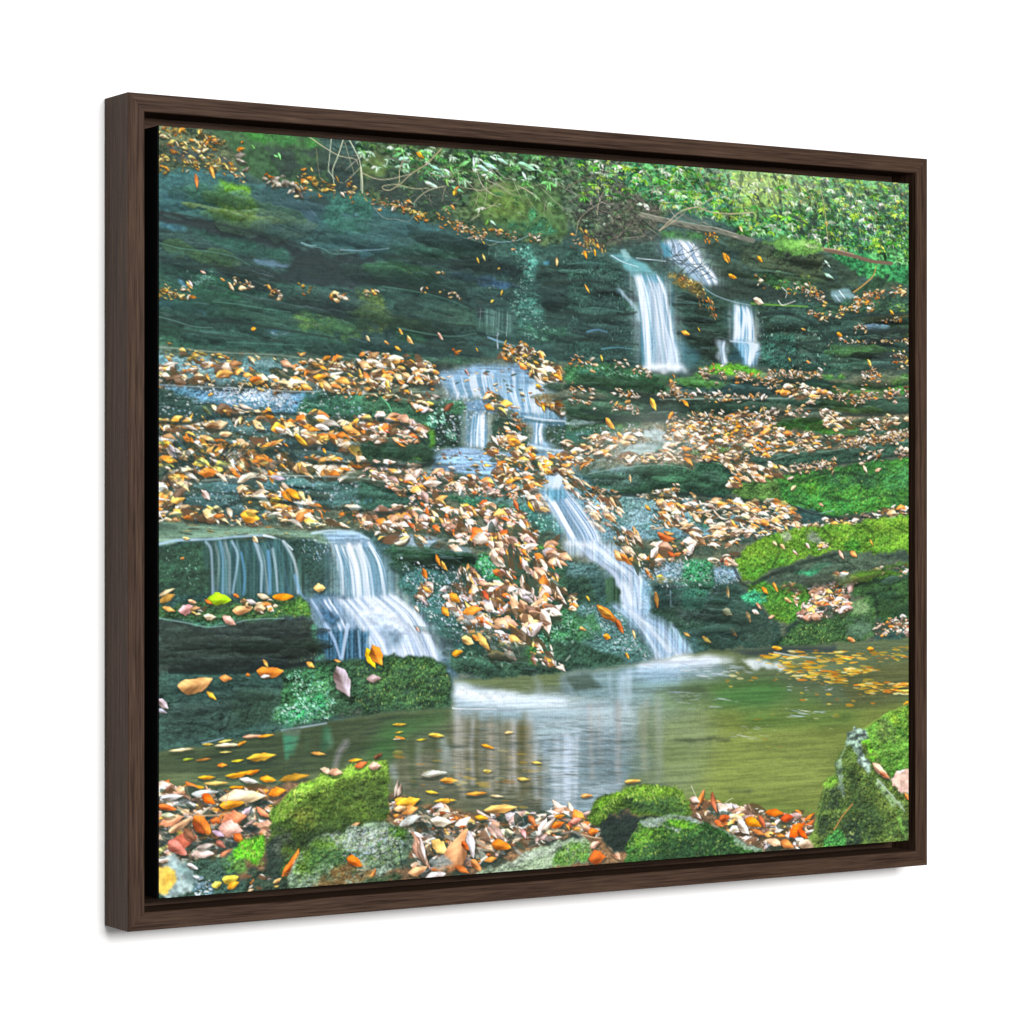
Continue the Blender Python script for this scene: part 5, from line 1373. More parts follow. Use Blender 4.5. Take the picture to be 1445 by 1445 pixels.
S 90a4b0 12.6 8.4 0.22 16|1317,1548 1312,1652 1312,1756
S b8a8a0 23.1 16.8 0.20 16|1365,1561 1368,1632 1372,1700
S 5c6c70 8.4 8.4 0.24 13|1492,1544 1497,1649 1499,1757
S b8a8a0 10.5 8.4 0.35 17|1511,1563 1511,1642 1521,1719
S b8a8a0 21 16.8 0.25 14|1433,1546 1433,1653 1435,1762
S 90a4b0 23.1 18.9 0.21 17|1322,1532 1327,1630 1329,1730
S b8a8a0 14.7 12.6 0.23 13|1526,1545 1521,1640 1519,1737
S b8a8a0 16.8 14.7 0.20 11|1568,1538 1565,1656 1568,1774
S 90a4b0 8.4 8.4 0.19 14|1452,1528 1457,1633 1450,1738
S a8b8c8 23.1 18.9 0.29 16|1580,1541 1580,1644 1580,1748
S b8cce4 25.2 18.9 0.44 15|1443,1473 1440,1504 1440,1534
S b8cce4 10.5 8.4 0.24 14|1448,1463 1440,1491 1443,1522
S c4d4e8 12.6 8.4 0.46 18|1467,1458 1467,1510 1462,1565
S b8cce4 12.6 10.5 0.36 14|1404,1460 1404,1490 1411,1521
S c4d4e8 21 16.8 0.46 13|1474,1454 1470,1492 1474,1531
S c4d4e8 12.6 10.5 0.47 10|1452,1468 1452,1512 1457,1555
S 88989c 21 16.8 0.44 15|1165,1481 1165,1501 1160,1520
S 54605c 23.1 18.9 0.29 16|1257,1468 1253,1470 1253,1470
S 54605c 14.7 10.5 0.46 11|1262,1464 1257,1482 1262,1500
S 88989c 10.5 8.4 0.32 17|1272,1462 1269,1490 1269,1516
S 54605c 16.8 12.6 0.29 17|1245,1475 1243,1501 1245,1527
S 88989c 16.8 12.6 0.32 15|1153,1457 1153,1465 1153,1471
S 7fc8a8 10.5 8.4 0.31 15|401,1598 395,1605 397,1613
S 3c9070 12.6 8.4 0.39 12|380,1595 378,1593 380,1592
S 48a884 25.2 21 0.41 17|376,1578 378,1601 378,1624
S 7fc8a8 18.9 14.7 0.36 16|497,1606 502,1614 502,1621
S 48a884 25.2 21 0.31 14|395,1602 389,1616 386,1633
S 2c5a40 8.4 6.3 0.27 14|433,1596 431,1616 435,1635
S 2c5a40 16.8 12.6 0.47 13|487,1579 482,1602 482,1624
S 2c5a40 16.8 12.6 0.45 16|493,1608 487,1624 485,1641
S 48a884 12.6 10.5 0.47 10|367,1597 370,1623 372,1650
S 48a884 21 16.8 0.24 13|497,1585 497,1589 497,1595
S 5c6840 8.4 8.4 0.26 13|1648,1596 1648,1643 1653,1690
S 5c6840 8.4 6.3 0.23 17|1605,1613 1605,1650 1608,1684
S 5c6840 12.6 10.5 0.23 16|1683,1583 1685,1641 1685,1698
S 8c9060 25.2 18.9 0.30 14|1731,1599 1725,1636 1723,1675
S 5c6840 14.7 10.5 0.17 10|1660,1595 1665,1617 1658,1641
S 8c9060 12.6 10.5 0.22 12|1670,1595 1670,1626 1673,1658
D D 420 12.6 46.2 4 5 .05 .16|709,1592 1331,1616 1331,1847 888,1813 709,1726
D S 90 8.4 29.4 4 5 .06 .2|709,1649 1260,1633 1260,1833 888,1793
D B 200 10.5 42 4 5 .05 .2|1118,1628 1501,1603 1575,1728 1307,1815 1142,1826
S c8b8d0 18.9 12.6 .4 14|551,1620 530,1645 517,1683
F 3c4a40 34423a p .2 4 .8|1255,1464 1331,1456 1380,1498 1284,1504
F 2f3a3c 2c3638 p .15 4 .8|1827,1404 2008,1396 2220,1397 2220,1423 1904,1421
D B 260 8.4 37.8 4 6 .05 .18|888,1492 1501,1481 1650,1568 1501,1765 1260,1833 888,1657
D D 300 8.4 37.8 4 6 .07 .22|709,1649 1501,1562 1575,1789 1260,1853 753,1748
D D 120 10.5 46.2 4 6 .05 .08|1575,1565 2383,1572 2140,1880 1625,1852
D E 60 10.5 46.2 4 6 .05 .07|1575,1585 2383,1594 2140,1880 1625,1852
D D 160 10.5 46.2 -6 6 .06 .3|-3,1637 709,1553 665,1647 155,1708
F 7c8c78 748460 p .2 30 .55|1501,1542 1751,1540 1776,1654 1700,1836 1501,1805 1477,1662
F 8fa4a4 7c9088 p .2 30 .35|1452,1480 1650,1486 1650,1588 1452,1581
F dce8f4 b8cce0 p .15 7 .9|884,1466 979,1489 1118,1509 1260,1522 1255,1545 1118,1549 1002,1540 888,1521
F f0f4f8 d8e4f0 s .1 6 .9|888,1478 1002,1497 1118,1517 1025,1529 888,1509
F a0b8c8 88a4b8 p .2 14 .8|888,1511 1025,1541 1189,1551 1072,1570 934,1550
F e4eaf8 c8d8ec p .15 6 .95|1489,1436 1575,1422 1650,1412 1751,1415 1853,1430 1751,1448 1600,1456 1501,1457
F a8c0dc 8cb0cc p .2 14 .8|1428,1449 1575,1443 1776,1444 1853,1455 1751,1479 1551,1487
D W 50 8.4 29.4 4 6 .06 .5|1501,1431 1904,1431 1956,1464 1600,1474
D W 44 6.3 25.2 4 6 .06 .4|1551,1523 1751,1526 1853,1554 1751,1571 1575,1549
D W 40 8.4 33.6 4 6 .05 .3|888,1492 1551,1534 1501,1562 1025,1535
D W 30 8.4 25.2 4 6 .08 .5|1675,1446 1853,1451 1853,1482 1700,1477
D W 24 6.3 25.2 6 6 .06 .5|2008,1580 2220,1599 2167,1624 2034,1611
D W 12 6.3 16.8 4 6 .1 .6|2034,1508 2247,1515 2247,1536 2034,1529
D W 22 6.3 18.9 8 8 .08 .4|1751,1612 2008,1622 1956,1672 1776,1654
D W 20 6.3 16.8 4 6 .1 .4|1260,1593 1501,1623 1477,1683 1284,1634
F e0e8f0 c8d8e8 s .1 3 .8|1866,1430 1904,1425 2008,1444 2034,1466 1969,1464 1904,1452
S e8eef4 4.2 2.1 .8 .9|884,1538 911,1541 1025,1545
S b8d0e8 4.2 2.94 0.77 3.5|357,1578 427,1571 491,1564
S b8d0e8 3.36 2.1 0.68 3.5|124,1602 155,1597 186,1591
F 5c6c5c 4a5a4c p .2 2 .9|359,1578 416,1572 414,1591 367,1593
D F 121 6.3 21 3 7 .11 .85|1904,1423 2061,1414 2220,1418 2274,1437 2167,1459 2087,1478 1982,1454
D F 121 6.3 21 3 7 .11 .85|2008,1455 2167,1464 2247,1483 2260,1515 2167,1518 2034,1493
D F 66 6.3 21 3 7 .11 .85|2220,1423 2383,1412 2501,1404 2501,1447 2383,1448 2247,1451
D F 66 6.3 21 3 7 .11 .85|2220,1465 2383,1476 2328,1485 2234,1482
D F 99 6.3 21 3 7 .11 .85|2274,1515 2355,1507 2501,1516 2501,1559 2355,1554 2287,1544
D O 34 6.3 21 3 7 .12 .85|2355,1524 2501,1525 2501,1555 2355,1542
D F 14 6.3 18.9 4 10 .2 .7|1827,1470 2008,1476 2034,1498 1827,1502
D F 10 8.4 18.9 4 8 .2 .7|1982,1527 2087,1531 2383,1572 2274,1579
D F 12 8.4 18.9 4 8 .14 .35|1982,1579 2383,1594 2008,1706 1751,1674
S d8dcd4 4.2 2.94 .7 .9|1987,1413 2061,1425 2140,1433
L e0a030 .3 0|1977,1398 2019,1403
L e8982c .4 0|2334,1411 2366,1412
L d89058 .4 0|2260,1377 2293,1388
L e0a030 .4 0|2501,1576 2476,1584
L f0d8a0 0.12 0|23,1618 110,1614
L f0c050 0.17 0|122,1605 159,1605
L f0c860 0.14 0|165,1603 217,1596
L f0e0b0 0.11 0|155,1610 242,1610
L e8a888 0.14 0|238,1591 304,1589
L f09c30 0.17 0|283,1593 338,1588
L e0902c 0.27 0|225,1613 254,1601
L f0d870 0.15 0|172,1628 213,1628
L 9cac38 0.24 0|67,1643 100,1641
L a06c30 0.17 0|104,1647 155,1642
L e8d030 0.24 .05|207,1653 248,1650
L d8a838 0.2 0|248,1648 346,1641
L f08c30 0.31 0|165,1663 200,1662
L f0a028 0.17 .1|186,1690 275,1677
L f08820 0.27 0|248,1689 296,1678
L f4a828 0.2 0|108,1690 167,1692
L d8b868 0.15 0|122,1707 209,1709
L e8e8e4 0.24 0|229,1699 292,1713
L f0a028 0.31 0|288,1702 344,1710
L a87c28 0.2 0|342,1712 448,1700
L e89c20 0.2 .05|57,1713 135,1717
L f0941c 0.2 0|200,1720 271,1727
L c06c28 0.24 0|165,1737 207,1731
L c89048 0.2 0|440,1641 495,1648
L f0b030 0.2 0|556,1669 604,1666
L e8902c 0.24 0|700,1609 736,1616
L d0c030 0.2 0|767,1621 805,1619
L f0c050 0.17 0|803,1607 861,1613
L d8a838 0.15 0|691,1575 742,1576
L d8b838 0.15 0|700,1599 731,1596
L e0d8a8 0.15 0|694,1616 722,1615
L e8982c 0.2 0|973,1641 1021,1655
L f0c888 0.24 0|1049,1613 1083,1612
L c8b460 0.34 0|979,1714 1014,1717
L e0c060 0.2 0|1137,1698 1177,1703
L d8bc60 0.27 0|1090,1741 1137,1747
L c8ccc0 0.2 0|780,1718 870,1713
L d8943c 0.2 0|839,1734 906,1738
L e8c040 0.2 0|794,1761 843,1770
L d8943c 0.17 0|922,1776 1002,1776
L f0b868 0.2 0|979,1824 1100,1820
L e8d0a0 0.17 0|1002,1784 1053,1790
L e8a838 0.17 0|821,1790 900,1790
L e8b860 0.2 0|1452,1768 1514,1767
L e0a868 0.31 0|1303,1801 1348,1801
F 3c4430 34402c p .2 3 .7|1613,1652 1827,1657 1822,1667 1650,1662
F 3c4430 34402c p .2 3 .7|1814,1811 1917,1816 1904,1824 1827,1820
D F 40 8.4 25.2 4 8 .16 .3|709,1649 1165,1669 1165,1828 753,1748
F 8a6a4c 5c4a38 g .5 3 1|-17,1713 73,1714 217,1736 363,1719 448,1713 621,1760 709,1761 798,1798 1025,1840 1260,1849 1380,1839 1751,1839 1956,1887 2140,1901 2167,2008 1751,2044 798,2040 -17,2057
D P 1134 7.14 33.4 5 60 .4 1|-3,1710 217,1736 342,1746 332,1802 321,1857 217,1851 155,1921 -3,1893
D P 425 7.14 33.4 10 60 .4 1|676,1782 798,1804 888,1823 934,1854 888,1891 776,1874 709,1842
D P 793 7.14 36.3 10 70 .4 1|776,1845 1025,1836 1255,1848 1380,1849 1380,1920 1308,1915 1212,1910 1025,1968 843,2014 776,2000
D P 425 5.67 31.1 0 60 .4 1|1688,1815 1776,1850 1956,1881 2113,1904 2127,1964 2140,1996 1956,1995 1853,1948 1725,1878
D S 50 8.4 25.2 10 60 .16 .9|-3,1728 321,1764 321,1876 -3,1875
D S 70 10.5 33.6 20 60 .12 .9|676,1821 1380,1869 1260,1933 798,1982
D D 120 10.5 25.2 10 60 .4 .5|-3,1728 321,1764 321,1876 -3,1911
D D 90 10.5 25.2 10 60 .4 .5|753,1844 1380,1869 1260,1933 798,2001
L dcdce0 .2 0|1,1739 73,1736
L d4dcdc .3 0|90,1733 176,1730
L f07020 .5 .1|122,1735 163,1763
L f0d8b0 .25 0|165,1752 317,1748
L f0a030 .35 0|171,1767 250,1762
L f08c28 .4 0|313,1748 374,1736
L c8b0b8 .3 0|233,1805 271,1772
L e89068 .35 .1|279,1773 329,1809
L e08860 .5 0|176,1812 258,1798
L e8b0a0 .5 0|165,1826 248,1838
L d87830 .55 0|98,1789 151,1840
L 8a3c1c .5 0|94,1807 135,1842
L e8a078 .4 0|-3,1809 78,1788
L e0b088 .3 0|25,1829 98,1792
L f07838 .3 0|-3,1757 53,1771
L d4dcb4 .35 0|5,1784 49,1786
L c86850 .6 0|29,1862 114,1845
L d88070 .5 0|25,1851 82,1891
L e8d0c8 .4 0|90,1891 163,1892
L b8a8a0 .3 .1|106,1874 163,1866
L a86858 .5 0|163,1859 192,1879
L d86c30 .5 0|213,1843 248,1872
L c8a8c0 .45 0|151,1832 192,1850
L c87c58 .4 0|171,1904 217,1881
L 8a5840 .5 0|69,1820 106,1856
L e8a03c .4 .2|698,1779 776,1787
L f0b038 .35 .1|700,1791 785,1780
L e8a058 .5 0|722,1819 776,1807
L f4c890 .45 0|694,1806 740,1801
L b8a898 .35 0|700,1774 713,1723
L c0a898 .5 0|709,1772 722,1736
L c8ccc8 .4 0|713,1853 785,1827
L ece4d0 .35 0|809,1840 888,1852
L e8a828 .3 0|952,1840 1002,1848
L b8988c .4 0|1002,1862 1053,1912
L d0a898 .3 0|993,1869 1030,1907
L e08028 .4 0|1007,1917 1076,1933
L f4cc78 .45 .1|812,1894 875,1940
L e0a070 .45 .1|866,1990 934,1866
L e8e0e8 .4 0|934,1874 952,1957
L c05a24 .35 0|911,1904 938,1933
L c86a30 .35 0|888,1972 938,1995
L d88c50 .4 0|943,1956 979,1994
L e0a890 .25 .1|749,1863 816,1979
L e8b8a0 .25 0|771,1891 807,1971
L f0e0e0 .25 0|780,1884 798,1953
L e8b080 .4 .1|740,1982 807,1967
L d07840 .3 0|812,1979 875,1972
L d4c8c8 .35 0|794,2001 866,1990
L e09848 .5 0|984,1963 1030,1958
L e0a0a0 .4 0|1104,1880 1123,1912
L c87848 .4 0|1128,1845 1156,1879
L e8e0dc .35 .1|1160,1907 1193,1853
L f07828 .35 0|1193,1881 1255,1872
L f09030 .3 0|1212,1854 1255,1852
L ecd8c8 .3 .1|1170,1891 1222,1855
L c86048 .5 0|1260,1889 1296,1859
L e0907c .4 0|1265,1873 1312,1866
L e87c30 .5 0|1327,1905 1368,1903
L e09040 .4 0|1255,1876 1269,1897
L e8b8a0 .45 0|1327,1949 1375,1931
L c05c24 .55 0|1327,1981 1394,1977
L e0a888 .4 0|1404,1953 1443,1992
L c89c78 .35 0|1392,1936 1418,1970
L d0907c .25 .1|1708,1861 1731,1801
L d88040 .25 0|1710,1857 1736,1801
L f0d0c0 .45 0|1680,1827 1720,1841
L f0d8c8 .35 0|1705,1869 1725,1891
L c06c48 .25 .2|1761,1810 1781,1877
L c05828 .55 0|1786,1894 1827,1888
L e8901c .45 0|1878,1899 1946,1924
L e8e0d4 .4 .1|1853,1894 1899,1946
L d86c18 .35 0|1951,1883 2029,1891
L c84c20 .5 0|2008,1907 2061,1901
L f06818 .55 0|2040,1963 2103,1920
L e85c18 .4 0|2071,1939 2113,1971
L f4e8d8 .35 0|2061,1964 2140,1998
L e8d0b0 .5 0|2076,1982 2156,1982
L e8e8d8 .4 0|1987,1943 2024,1937
L f0c8a0 .4 0|1956,1966 2024,1983
L e8904c .45 0|2008,1973 2061,1993
L e87c28 .35 0|2098,1916 2140,1893
L b85c38 .35 0|1930,1886 1956,1933
L c8783c .4 0|1904,1930 1956,1950
S d8d0c0 2.1 1.68 .9 .9|1688,1792 1700,1815 1710,1828
S 5c4c34 2.1 1.68 .8 .9|870,1781 888,1813 902,1841
S b89878 4.2 3.36 .9 .9|53,1764 94,1785 155,1792 207,1787
S c8a888 3.78 2.52 .9 .9|200,1739 192,1766
S 5c4030 2.94 2.1 .8 .9|776,1826 843,1820 888,1828
S 4a3828 2.94 2.1 .8 .9|798,1862 866,1874 911,1872
S d8d8c0 2.1 1.68 .8 .9|1797,1858 1817,1842 1837,1835
S d8b080 2.1 1.68 .8 .9|1894,1854 1904,1876
S e0c890 2.1 1.68 .8 .9|1088,1824 1109,1848
F 9c9c94 7c8484 g .4 3 .9|809,1954 854,1937 888,1959 843,1981
F 3c5448 2c4034 m .4 3 1|78,1907 155,1903 217,1879 217,1963 363,1991 363,2029 -17,2011 -17,1965
F b8c8c8 a0b4b4 s .2 2 1|9,1908 49,1889 78,1913 102,1955 90,1984 29,1998 1,1989
F 8fa8ac 809c9c s .2 2 .9|53,1926 78,1913 102,1955 90,1980
F f4dc80 f0cc60 s .1 2 1|-17,1914 25,1913 47,1933 45,1960 25,1987 5,1992 -17,1987
F e8b850 e0a840 s .1 4 .7|13,1931 33,1950 17,1977
L d8d8e0 .3 0|78,1913 114,1930
L c8d8e0 .3 0|94,1945 130,1957
D B 90 2.94 8.4 0 70 .4 .7|94,1945 155,1968 155,1999 94,1995
F 4f7a38 34582c m .4 3 .9|176,1904 238,1880 248,1946 196,1952
F 5cb828 3c8c24 m .4 3 1|207,1888 248,1860 296,1856 308,1894 279,1933 248,1913 217,1911
D M 240 2.94 7.56 80 50 .4 .8|209,1888 258,1861 304,1867 290,1930 238,1912
L e8dc60 .6 0|149,1977 184,1968
L ecd850 .55 .1|180,1960 233,1956
L e8a830 .5 0|196,1987 233,1971
F 2f3c30 283428 m .4 3 1|248,1937 363,1954 406,2005 258,2006
D L 14 8.4 18.9 10 60 .4 .9|258,1956 342,1971 342,1999 258,1993
F 4a6026 34481f m .35 2 1|313,1894 317,1838 329,1801 355,1762 395,1734 448,1717 513,1694 577,1682 643,1669 676,1667 687,1696 687,1744 683,1802 665,1839 621,1856 534,1860 470,1885 427,1958 363,1972 332,1942
F 5f7c2c 4c6626 m .35 3 1|321,1801 355,1762 395,1730 448,1713 513,1694 599,1686 683,1671 687,1694 577,1708 491,1725 427,1750 374,1785 346,1821
F 84b040 6ca034 m .3 2 1|363,1754 406,1728 513,1694 643,1677 676,1690 534,1714 427,1739
D M 780 2.94 8.4 -40 60 .35 .7|325,1797 395,1726 513,1690 683,1667 687,1710 513,1728 406,1768 342,1830
F 7a8034 5f6c2c m .4 7 .7|374,1794 448,1780 459,1837 395,1843
F 4c6028 3a4f24 m .3 7 .8|491,1735 676,1715 676,1821 512,1840
F 70903a 5c8030 m .4 3 .9|639,1704 665,1686 687,1706 691,1764 676,1773
F 2c3a30 262f2a m .3 4 1|308,1885 342,1858 363,1916 363,1972 332,1989 308,1941
F 4a5044 3c443a m .4 5 .9|329,1830 384,1852 406,1900 363,1925 332,1895
F 34482c 2c3c28 m .35 4 .9|384,1880 470,1851 676,1830 683,1850 534,1866 448,1902
D N 300 2.94 8.4 70 60 .4 .4|332,1802 427,1760 665,1724 665,1830 470,1856 363,1907
F 2c3c22 26341e m .4 9 .75|363,1878 470,1828 621,1818 678,1801 678,1859 512,1868 427,1948 353,1962
F 384a24 2f401e m .4 8 .7|577,1720 676,1715 678,1840 577,1834
F a0c850 84b040 m .3 3 .8|406,1734 513,1700 621,1678 678,1675 621,1693 513,1713 427,1746
S 9cc44c 4.2 4.2 .45 4|329,1820 355,1769 401,1730 459,1712
S a8d058 4.2 4.2 .45 4|459,1712 534,1693 621,1678 676,1673
F 23302a 1f2a24 m .3 4 .9|665,1782 691,1764 700,1822 665,1851
L d8702c .25 .25|355,1968 410,1889
L e87428 .25 .2|359,1957 406,1900
L f0b070 .3 0|329,1981 359,1968
L e0a070 .5 0|389,1936 401,1922
L e8c8a8 .4 0|470,1684 513,1701
L d8a888 .45 0|495,1697 543,1699
L d0703c .4 .1|573,1685 621,1672
L d8b098 .45 0|617,1687 661,1685
L 6a4830 .4 0|634,1665 665,1651
L d8a070 .4 0|564,1845 597,1835
F 7c8c7c 5c7058 m .45 2 1|374,1977 395,1927 427,1892 480,1863 534,1855 621,1840 676,1844 731,1858 762,1883 758,1922 731,1958 665,1983 621,2009 534,2014 448,2012 384,2004
F 5a7c30 466428 m .4 3 .95|389,1955 416,1901 480,1867 556,1862 534,1908 470,1932 427,1977
F 3c5c30 304a2c m .4 5 .85|448,1893 556,1909 577,1958 491,1981 427,1967
F 5c8c30 4a7428 m .4 3 .9|683,1850 742,1863 753,1892 709,1890
F b8c0b8 98a498 m .35 4 .7|577,1863 676,1859 709,1899 643,1934 577,1910
F 34443c 2c3a32 m .35 4 .9|731,1901 762,1883 765,1932 736,1968 698,1976 709,1928
F a8b0a8 889888 m .4 4 .6|512,1868 577,1868 577,1891 523,1892
D W 240 2.52 7.14 -15 60 .4 .4|480,1867 709,1857 731,1920 577,1958
D N 340 2.52 7.14 -15 60 .4 .6|389,1946 470,1875 709,1857 709,1947 534,1984 406,1994
F 7a5c34 5f4a2c m .3 4 .9|448,1988 512,1954 621,1942 643,1982 556,2012 470,2014
F 8a5838 704a30 m .3 4 .7|491,1962 534,1942 599,1940 556,1962
L e8781c .5 .1|551,1928 597,1942
L e07020 .4 0|560,1932 604,1954
L e0904c .35 .1|617,1997 643,1960
S 1e2824 3.36 2.1 .9 .9|713,1900 720,1938 727,1968
F 3c4c34 34402c m .35 3 1|597,1998 643,1982 709,1980 731,1997 621,2009
F a8b4a0 8a9c80 m .3 2 1|934,2014 1025,1981 1118,1952 1189,1932 1260,1921 1312,1916 1331,1933 1327,1987 1165,2002 979,2014
F c8ccc4 a8b0a8 m .25 5 .6|1002,1986 1118,1956 1236,1931 1260,1943 1142,1965
F 5c8c3c 4a7434 m .45 3 .95|1201,1979 1224,1950 1260,1933 1312,1922 1331,1937 1329,1981 1260,1996 1201,2000
D M 240 2.94 8.4 80 30 .3 .7|1208,1969 1260,1937 1327,1929 1329,1977 1212,1997
S 8a5838 4.2 2.1 .8 .9|1303,1905 1343,1918 1375,1939 1384,1960
S c8a888 4.2 2.94 .9 .9|1307,1909 1356,1922 1409,1925
F 26302a 222a26 m .25 3 1|1351,1878 1404,1861 1501,1866 1650,1874 1501,1957 1448,1974 1409,1962 1380,1930
F 54702a 3c5522 m .4 2 1|1329,1857 1346,1827 1380,1803 1416,1795 1448,1799 1489,1780 1514,1778 1563,1784 1625,1795 1663,1818 1688,1839 1690,1872 1650,1878 1588,1875 1501,1866 1465,1854 1404,1861 1380,1879 1368,1889
F 7cb030 62942a m .4 3 .9|1346,1833 1416,1797 1489,1780 1575,1787 1650,1813 1588,1810 1477,1804 1404,1824 1360,1858
F 3c5a30 30482a m .4 4 .9|1452,1813 1650,1823 1680,1866 1575,1870 1465,1844
D M 780 2.94 8.4 60 60 .35 .7|1336,1853 1416,1797 1501,1779 1625,1795 1670,1830 1575,1829 1452,1823 1380,1875
F 232d28 1f2724 m .25 3 .9|1404,1851 1465,1848 1501,1876 1489,1926 1428,1943 1392,1900
F 38602c 284722 m .4 2 1|1448,1996 1457,1965 1477,1925 1501,1896 1514,1881 1563,1880 1613,1870 1663,1879 1725,1899 1776,1914 1827,1942 1878,1970 1943,1995 1956,2008 1751,2016 1452,2015
F 8c9c94 64785c m .3 1 1|1509,1887 1538,1874 1575,1878 1613,1870 1675,1882 1731,1899 1713,1904 1663,1891 1613,1889 1575,1899 1650,1911 1638,1919 1575,1903 1526,1904
F 6cac2c 549028 m .4 2 .95|1588,1887 1650,1887 1713,1906 1700,1918 1663,1916 1613,1897
F 5f9430 4a7a2c m .4 3 .9|1489,1930 1514,1903 1563,1906 1600,1925 1551,1950 1501,1967
F 2c4a2c 243c26 m .35 5 .8|1650,1936 1751,1925 1853,1979 1751,2003 1650,1987
F 8aa088 748c74 m .3 1 1|1802,1928 1878,1966 1951,1995 1930,2002 1853,1972
D N 700 2.52 7.14 0 80 .45 .6|1465,1985 1501,1896 1650,1895 1776,1918 1904,1992 1650,2009
F 26402a 213624 m .4 8 .7|1501,1957 1600,1933 1751,1972 1904,2000 1700,2008 1501,2008
S a8b8b8 5.04 4.2 .45 4|1514,1889 1563,1882 1613,1872 1670,1882 1731,1901
S 84b044 4.2 3.36 .45 4|1465,1945 1492,1910 1514,1895
S 93a8a0 4.2 3.36 .45 4|1763,1909 1827,1938 1891,1971 1951,1999
D M 390 2.52 7.14 0 80 .45 .6|1465,1975 1501,1896 1713,1898 1650,1956 1501,1998
F 5c7034 44582a m .4 2 1|2119,1967 2140,1922 2161,1860 2177,1808 2209,1784 2220,1757 2236,1720 2263,1674 2285,1650 2315,1651 2355,1695 2438,1789 2521,1901 2521,2052 2274,2015 2140,1998
F 5f9038 44702c m .4 2 1|2317,1655 2369,1632 2424,1606 2471,1597 2521,1577 2521,1814 2424,1793 2369,1739 2334,1694
F 8aac34 6c9430 m .35 3 .9|2323,1651 2410,1616 2521,1581 2521,1685 2443,1639 2410,1616 2355,1640
F 4c5c34 3c4c2c m .4 4 .85|2350,1646 2410,1620 2443,1650 2452,1704 2396,1691
F 70c030 58a02c m .4 3 .9|2312,1689 2334,1677 2369,1743 2355,1759
F a0b4a8 7c9484 s .4 1 1|2260,1679 2285,1650 2317,1651 2334,1669 2306,1680 2317,1719 2350,1763 2339,1784 2317,1766 2301,1723 2279,1696
F 90a490 6c8468 s .4 1 1|2220,1749 2239,1737 2242,1801 2247,1854 2231,1843 2220,1789
F 94a888 70885c s .4 1 1|2372,1803 2399,1826 2432,1857 2479,1894 2465,1902 2410,1869 2377,1833
F 80b83c 689c34 m .35 3 .9|2172,1819 2209,1787 2226,1796 2209,1825
F 34442c 2c3a28 m .35 4 .9|2177,1823 2226,1821 2236,1885 2215,1948 2153,1965 2140,1933
F 3c5030 32442a m .4 6 .7|2247,1907 2355,1870 2410,1938 2355,1999 2261,1993
F 28362c 232f28 m .35 4 .95|2234,1938 2301,1927 2323,1975 2307,2004 2252,1997
F 4c6438 3a502e m .4 4 .8|2465,1898 2521,1944 2521,2030 2482,2006
F 80b850 689c40 m .4 2 .8|2460,1893 2476,1916 2493,1985 2482,1980 2465,1930
D N 900 2.52 7.56 0 80 .45 .55|2140,1965 2180,1819 2260,1696 2342,1763 2465,1898 2501,2007 2274,2004
D M 630 2.52 7.56 0 80 .45 .5|2323,1666 2501,1587 2501,1803 2424,1788
D D 260 2.52 7.56 0 80 .45 .35|2140,1965 2180,1819 2342,1784 2501,2007
S 8fb04c 4.2 3.36 .45 4|2129,1964 2161,1871 2183,1811 2215,1783
S a8bcb0 5.04 4.2 .45 4|2226,1758 2247,1716 2269,1679 2290,1654
F a4b8ac 7c9484 s .5 2 1|2255,1687 2285,1650 2323,1651 2339,1678 2317,1698 2328,1737 2350,1776 2334,1788 2306,1753 2290,1710
S 9cc44c 4.2 4.2 .45 4|2323,1651 2410,1612 2504,1581
S b8c8b8 6.3 4.2 .7 3|2377,1807 2427,1853 2482,1907
F 2c3c24 24321f m .4 6 .7|2242,1790 2288,1750 2306,1825 2355,1892 2274,1909
F 4c9044 387038 m .45 2 1|2167,1987 2183,1963 2215,1948 2242,1954 2255,1982 2247,2001 2180,2005
S a87c44 5.04 4.2 .9 .9|2212,1948 2242,1911 2282,1875
L f0c8a8 .25 .05|2355,1753 2427,1810
L c88058 .3 0|2383,1782 2427,1806
L f4d4c4 .5 0|2432,1832 2501,1779
L f0c8b8 .5 0|2454,1846 2501,1813
F f0d0c4 e8c0b0 s .15 2 1|2429,1810 2465,1795 2521,1771 2521,1868 2465,1850
L e08848 .4 0|2482,1851 2501,1878
"""
paint(ART.splitlines())
# soft-focus, matte ink response and the faint thread of the cloth
def finish(I):
    I = np.clip(I, 0, 1)
    for r_, k_ in ((2, .24), (14, .12)): I = np.clip(I+k_*(I-np.stack([blur(I[..., c_], r_) for c_ in range(3)], -1)), 0, 1)
    g = I.mean(2, keepdims=True); I = g+(I-g)*1.1
    I = np.clip(I, 0, 1)**.95
    I = I*.94+np.array([.036, .045, .043], np.float32)
    return I
IMG = finish(IMG)
IMG = IMG.reshape(PH//2, 2, PW//2, 2, 3).mean((1, 3))
IMG = np.clip(IMG+(rng.rand(PH//2, PW//2, 1)-.5)*.02, 0, 1)
lin = np.where(IMG <= .04045, IMG/12.92, ((IMG+.055)/1.055)**2.4)*.80
nx, nz_ = PW//2, PH//2
i, j = np.meshgrid(np.arange(nx), np.arange(nz_))
bx, bz = x0, z0
u = (i+.5)/nx; v = (j+.5)/nz_
u = np.where(i == 0, .0006, np.where(i == nx-1, .9994, u)); v = np.where(j == 0, .0008, np.where(j == nz_-1, .9992, v))
yy = np.full(u.shape, yf)
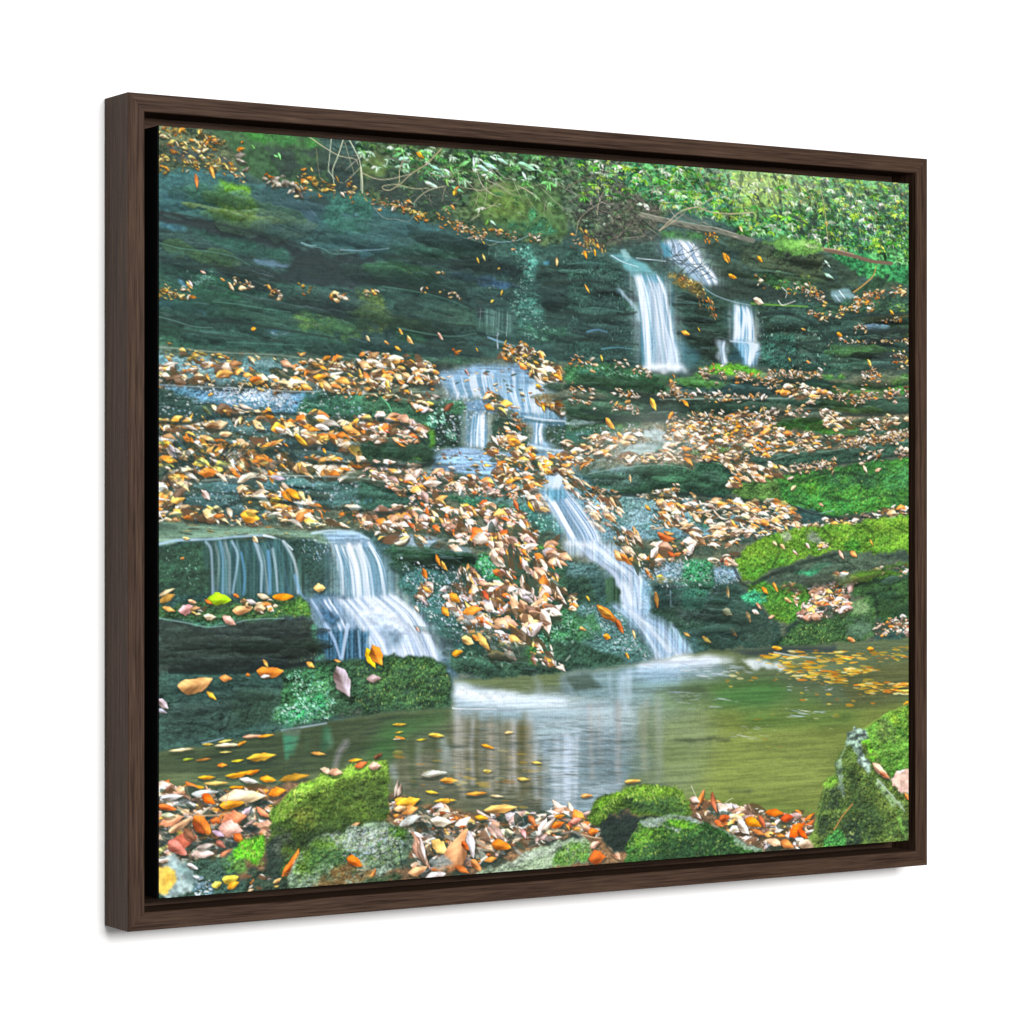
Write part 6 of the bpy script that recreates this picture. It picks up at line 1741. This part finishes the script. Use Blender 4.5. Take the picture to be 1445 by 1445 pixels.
co3 = np.stack([x0+u*CWD, yy, z0+(1-v)*CHT], -1).reshape(-1, 3).astype(np.float32)
q = (np.arange(nz_-1)[:, None]*nx+np.arange(nx-1)[None]).ravel()
faces = np.stack([q, q+nx, q+nx+1, q+1], 1).astype(np.int32)
me = bpy.data.meshes.new('printed_picture')
me.vertices.add(len(co3)); me.vertices.foreach_set('co', co3.ravel())
me.loops.add(faces.size); me.loops.foreach_set('vertex_index', faces.ravel())
me.polygons.add(len(faces)); me.polygons.foreach_set('loop_start', np.arange(0, faces.size, 4, dtype=np.int32))
me.update(calc_edges=True)
at = me.color_attributes.new('ink', 'FLOAT_COLOR', 'POINT')
rgba = np.ones((len(co3), 4), np.float32); rgba[:, :3] = lin.reshape(-1, 3); at.data.foreach_set('color', rgba.ravel())
m_ink, nt, p, N, K = mat('printed_cloth')
va = N('ShaderNodeVertexColor'); va.layer_name = 'ink'
tc = N('ShaderNodeTexCoord')
wv = []
for ax in ('X', 'Z'):
    k = N('ShaderNodeTexWave'); k.wave_type = 'BANDS'; k.bands_direction = ax; k.inputs['Scale'].default_value = 115; k.inputs['Distortion'].default_value = .4
    K(tc.outputs['Object'], k.inputs['Vector']); wv.append(k)
av = N('ShaderNodeMath'); av.operation = 'ADD'; K(wv[0].outputs['Fac'], av.inputs[0]); K(wv[1].outputs['Fac'], av.inputs[1])
rg = N('ShaderNodeMapRange'); rg.inputs['From Max'].default_value = 2; rg.inputs['To Min'].default_value = .965; rg.inputs['To Max'].default_value = 1.035
K(av.outputs[0], rg.inputs['Value'])
mx = N('ShaderNodeVectorMath'); mx.operation = 'SCALE'; K(va.outputs['Color'], mx.inputs[0]); K(rg.outputs[0], mx.inputs['Scale'])
K(mx.outputs[0], p.inputs['Base Color'])
bp = N('ShaderNodeBump'); bp.inputs['Strength'].default_value = .12; bp.inputs['Distance'].default_value = .0003
K(av.outputs[0], bp.inputs['Height']); K(bp.outputs['Normal'], p.inputs['Normal'])
p.inputs['Roughness'].default_value = .85; p.inputs['Specular IOR Level'].default_value = .08
pic = link('printed_picture', me, m_ink, canvas)
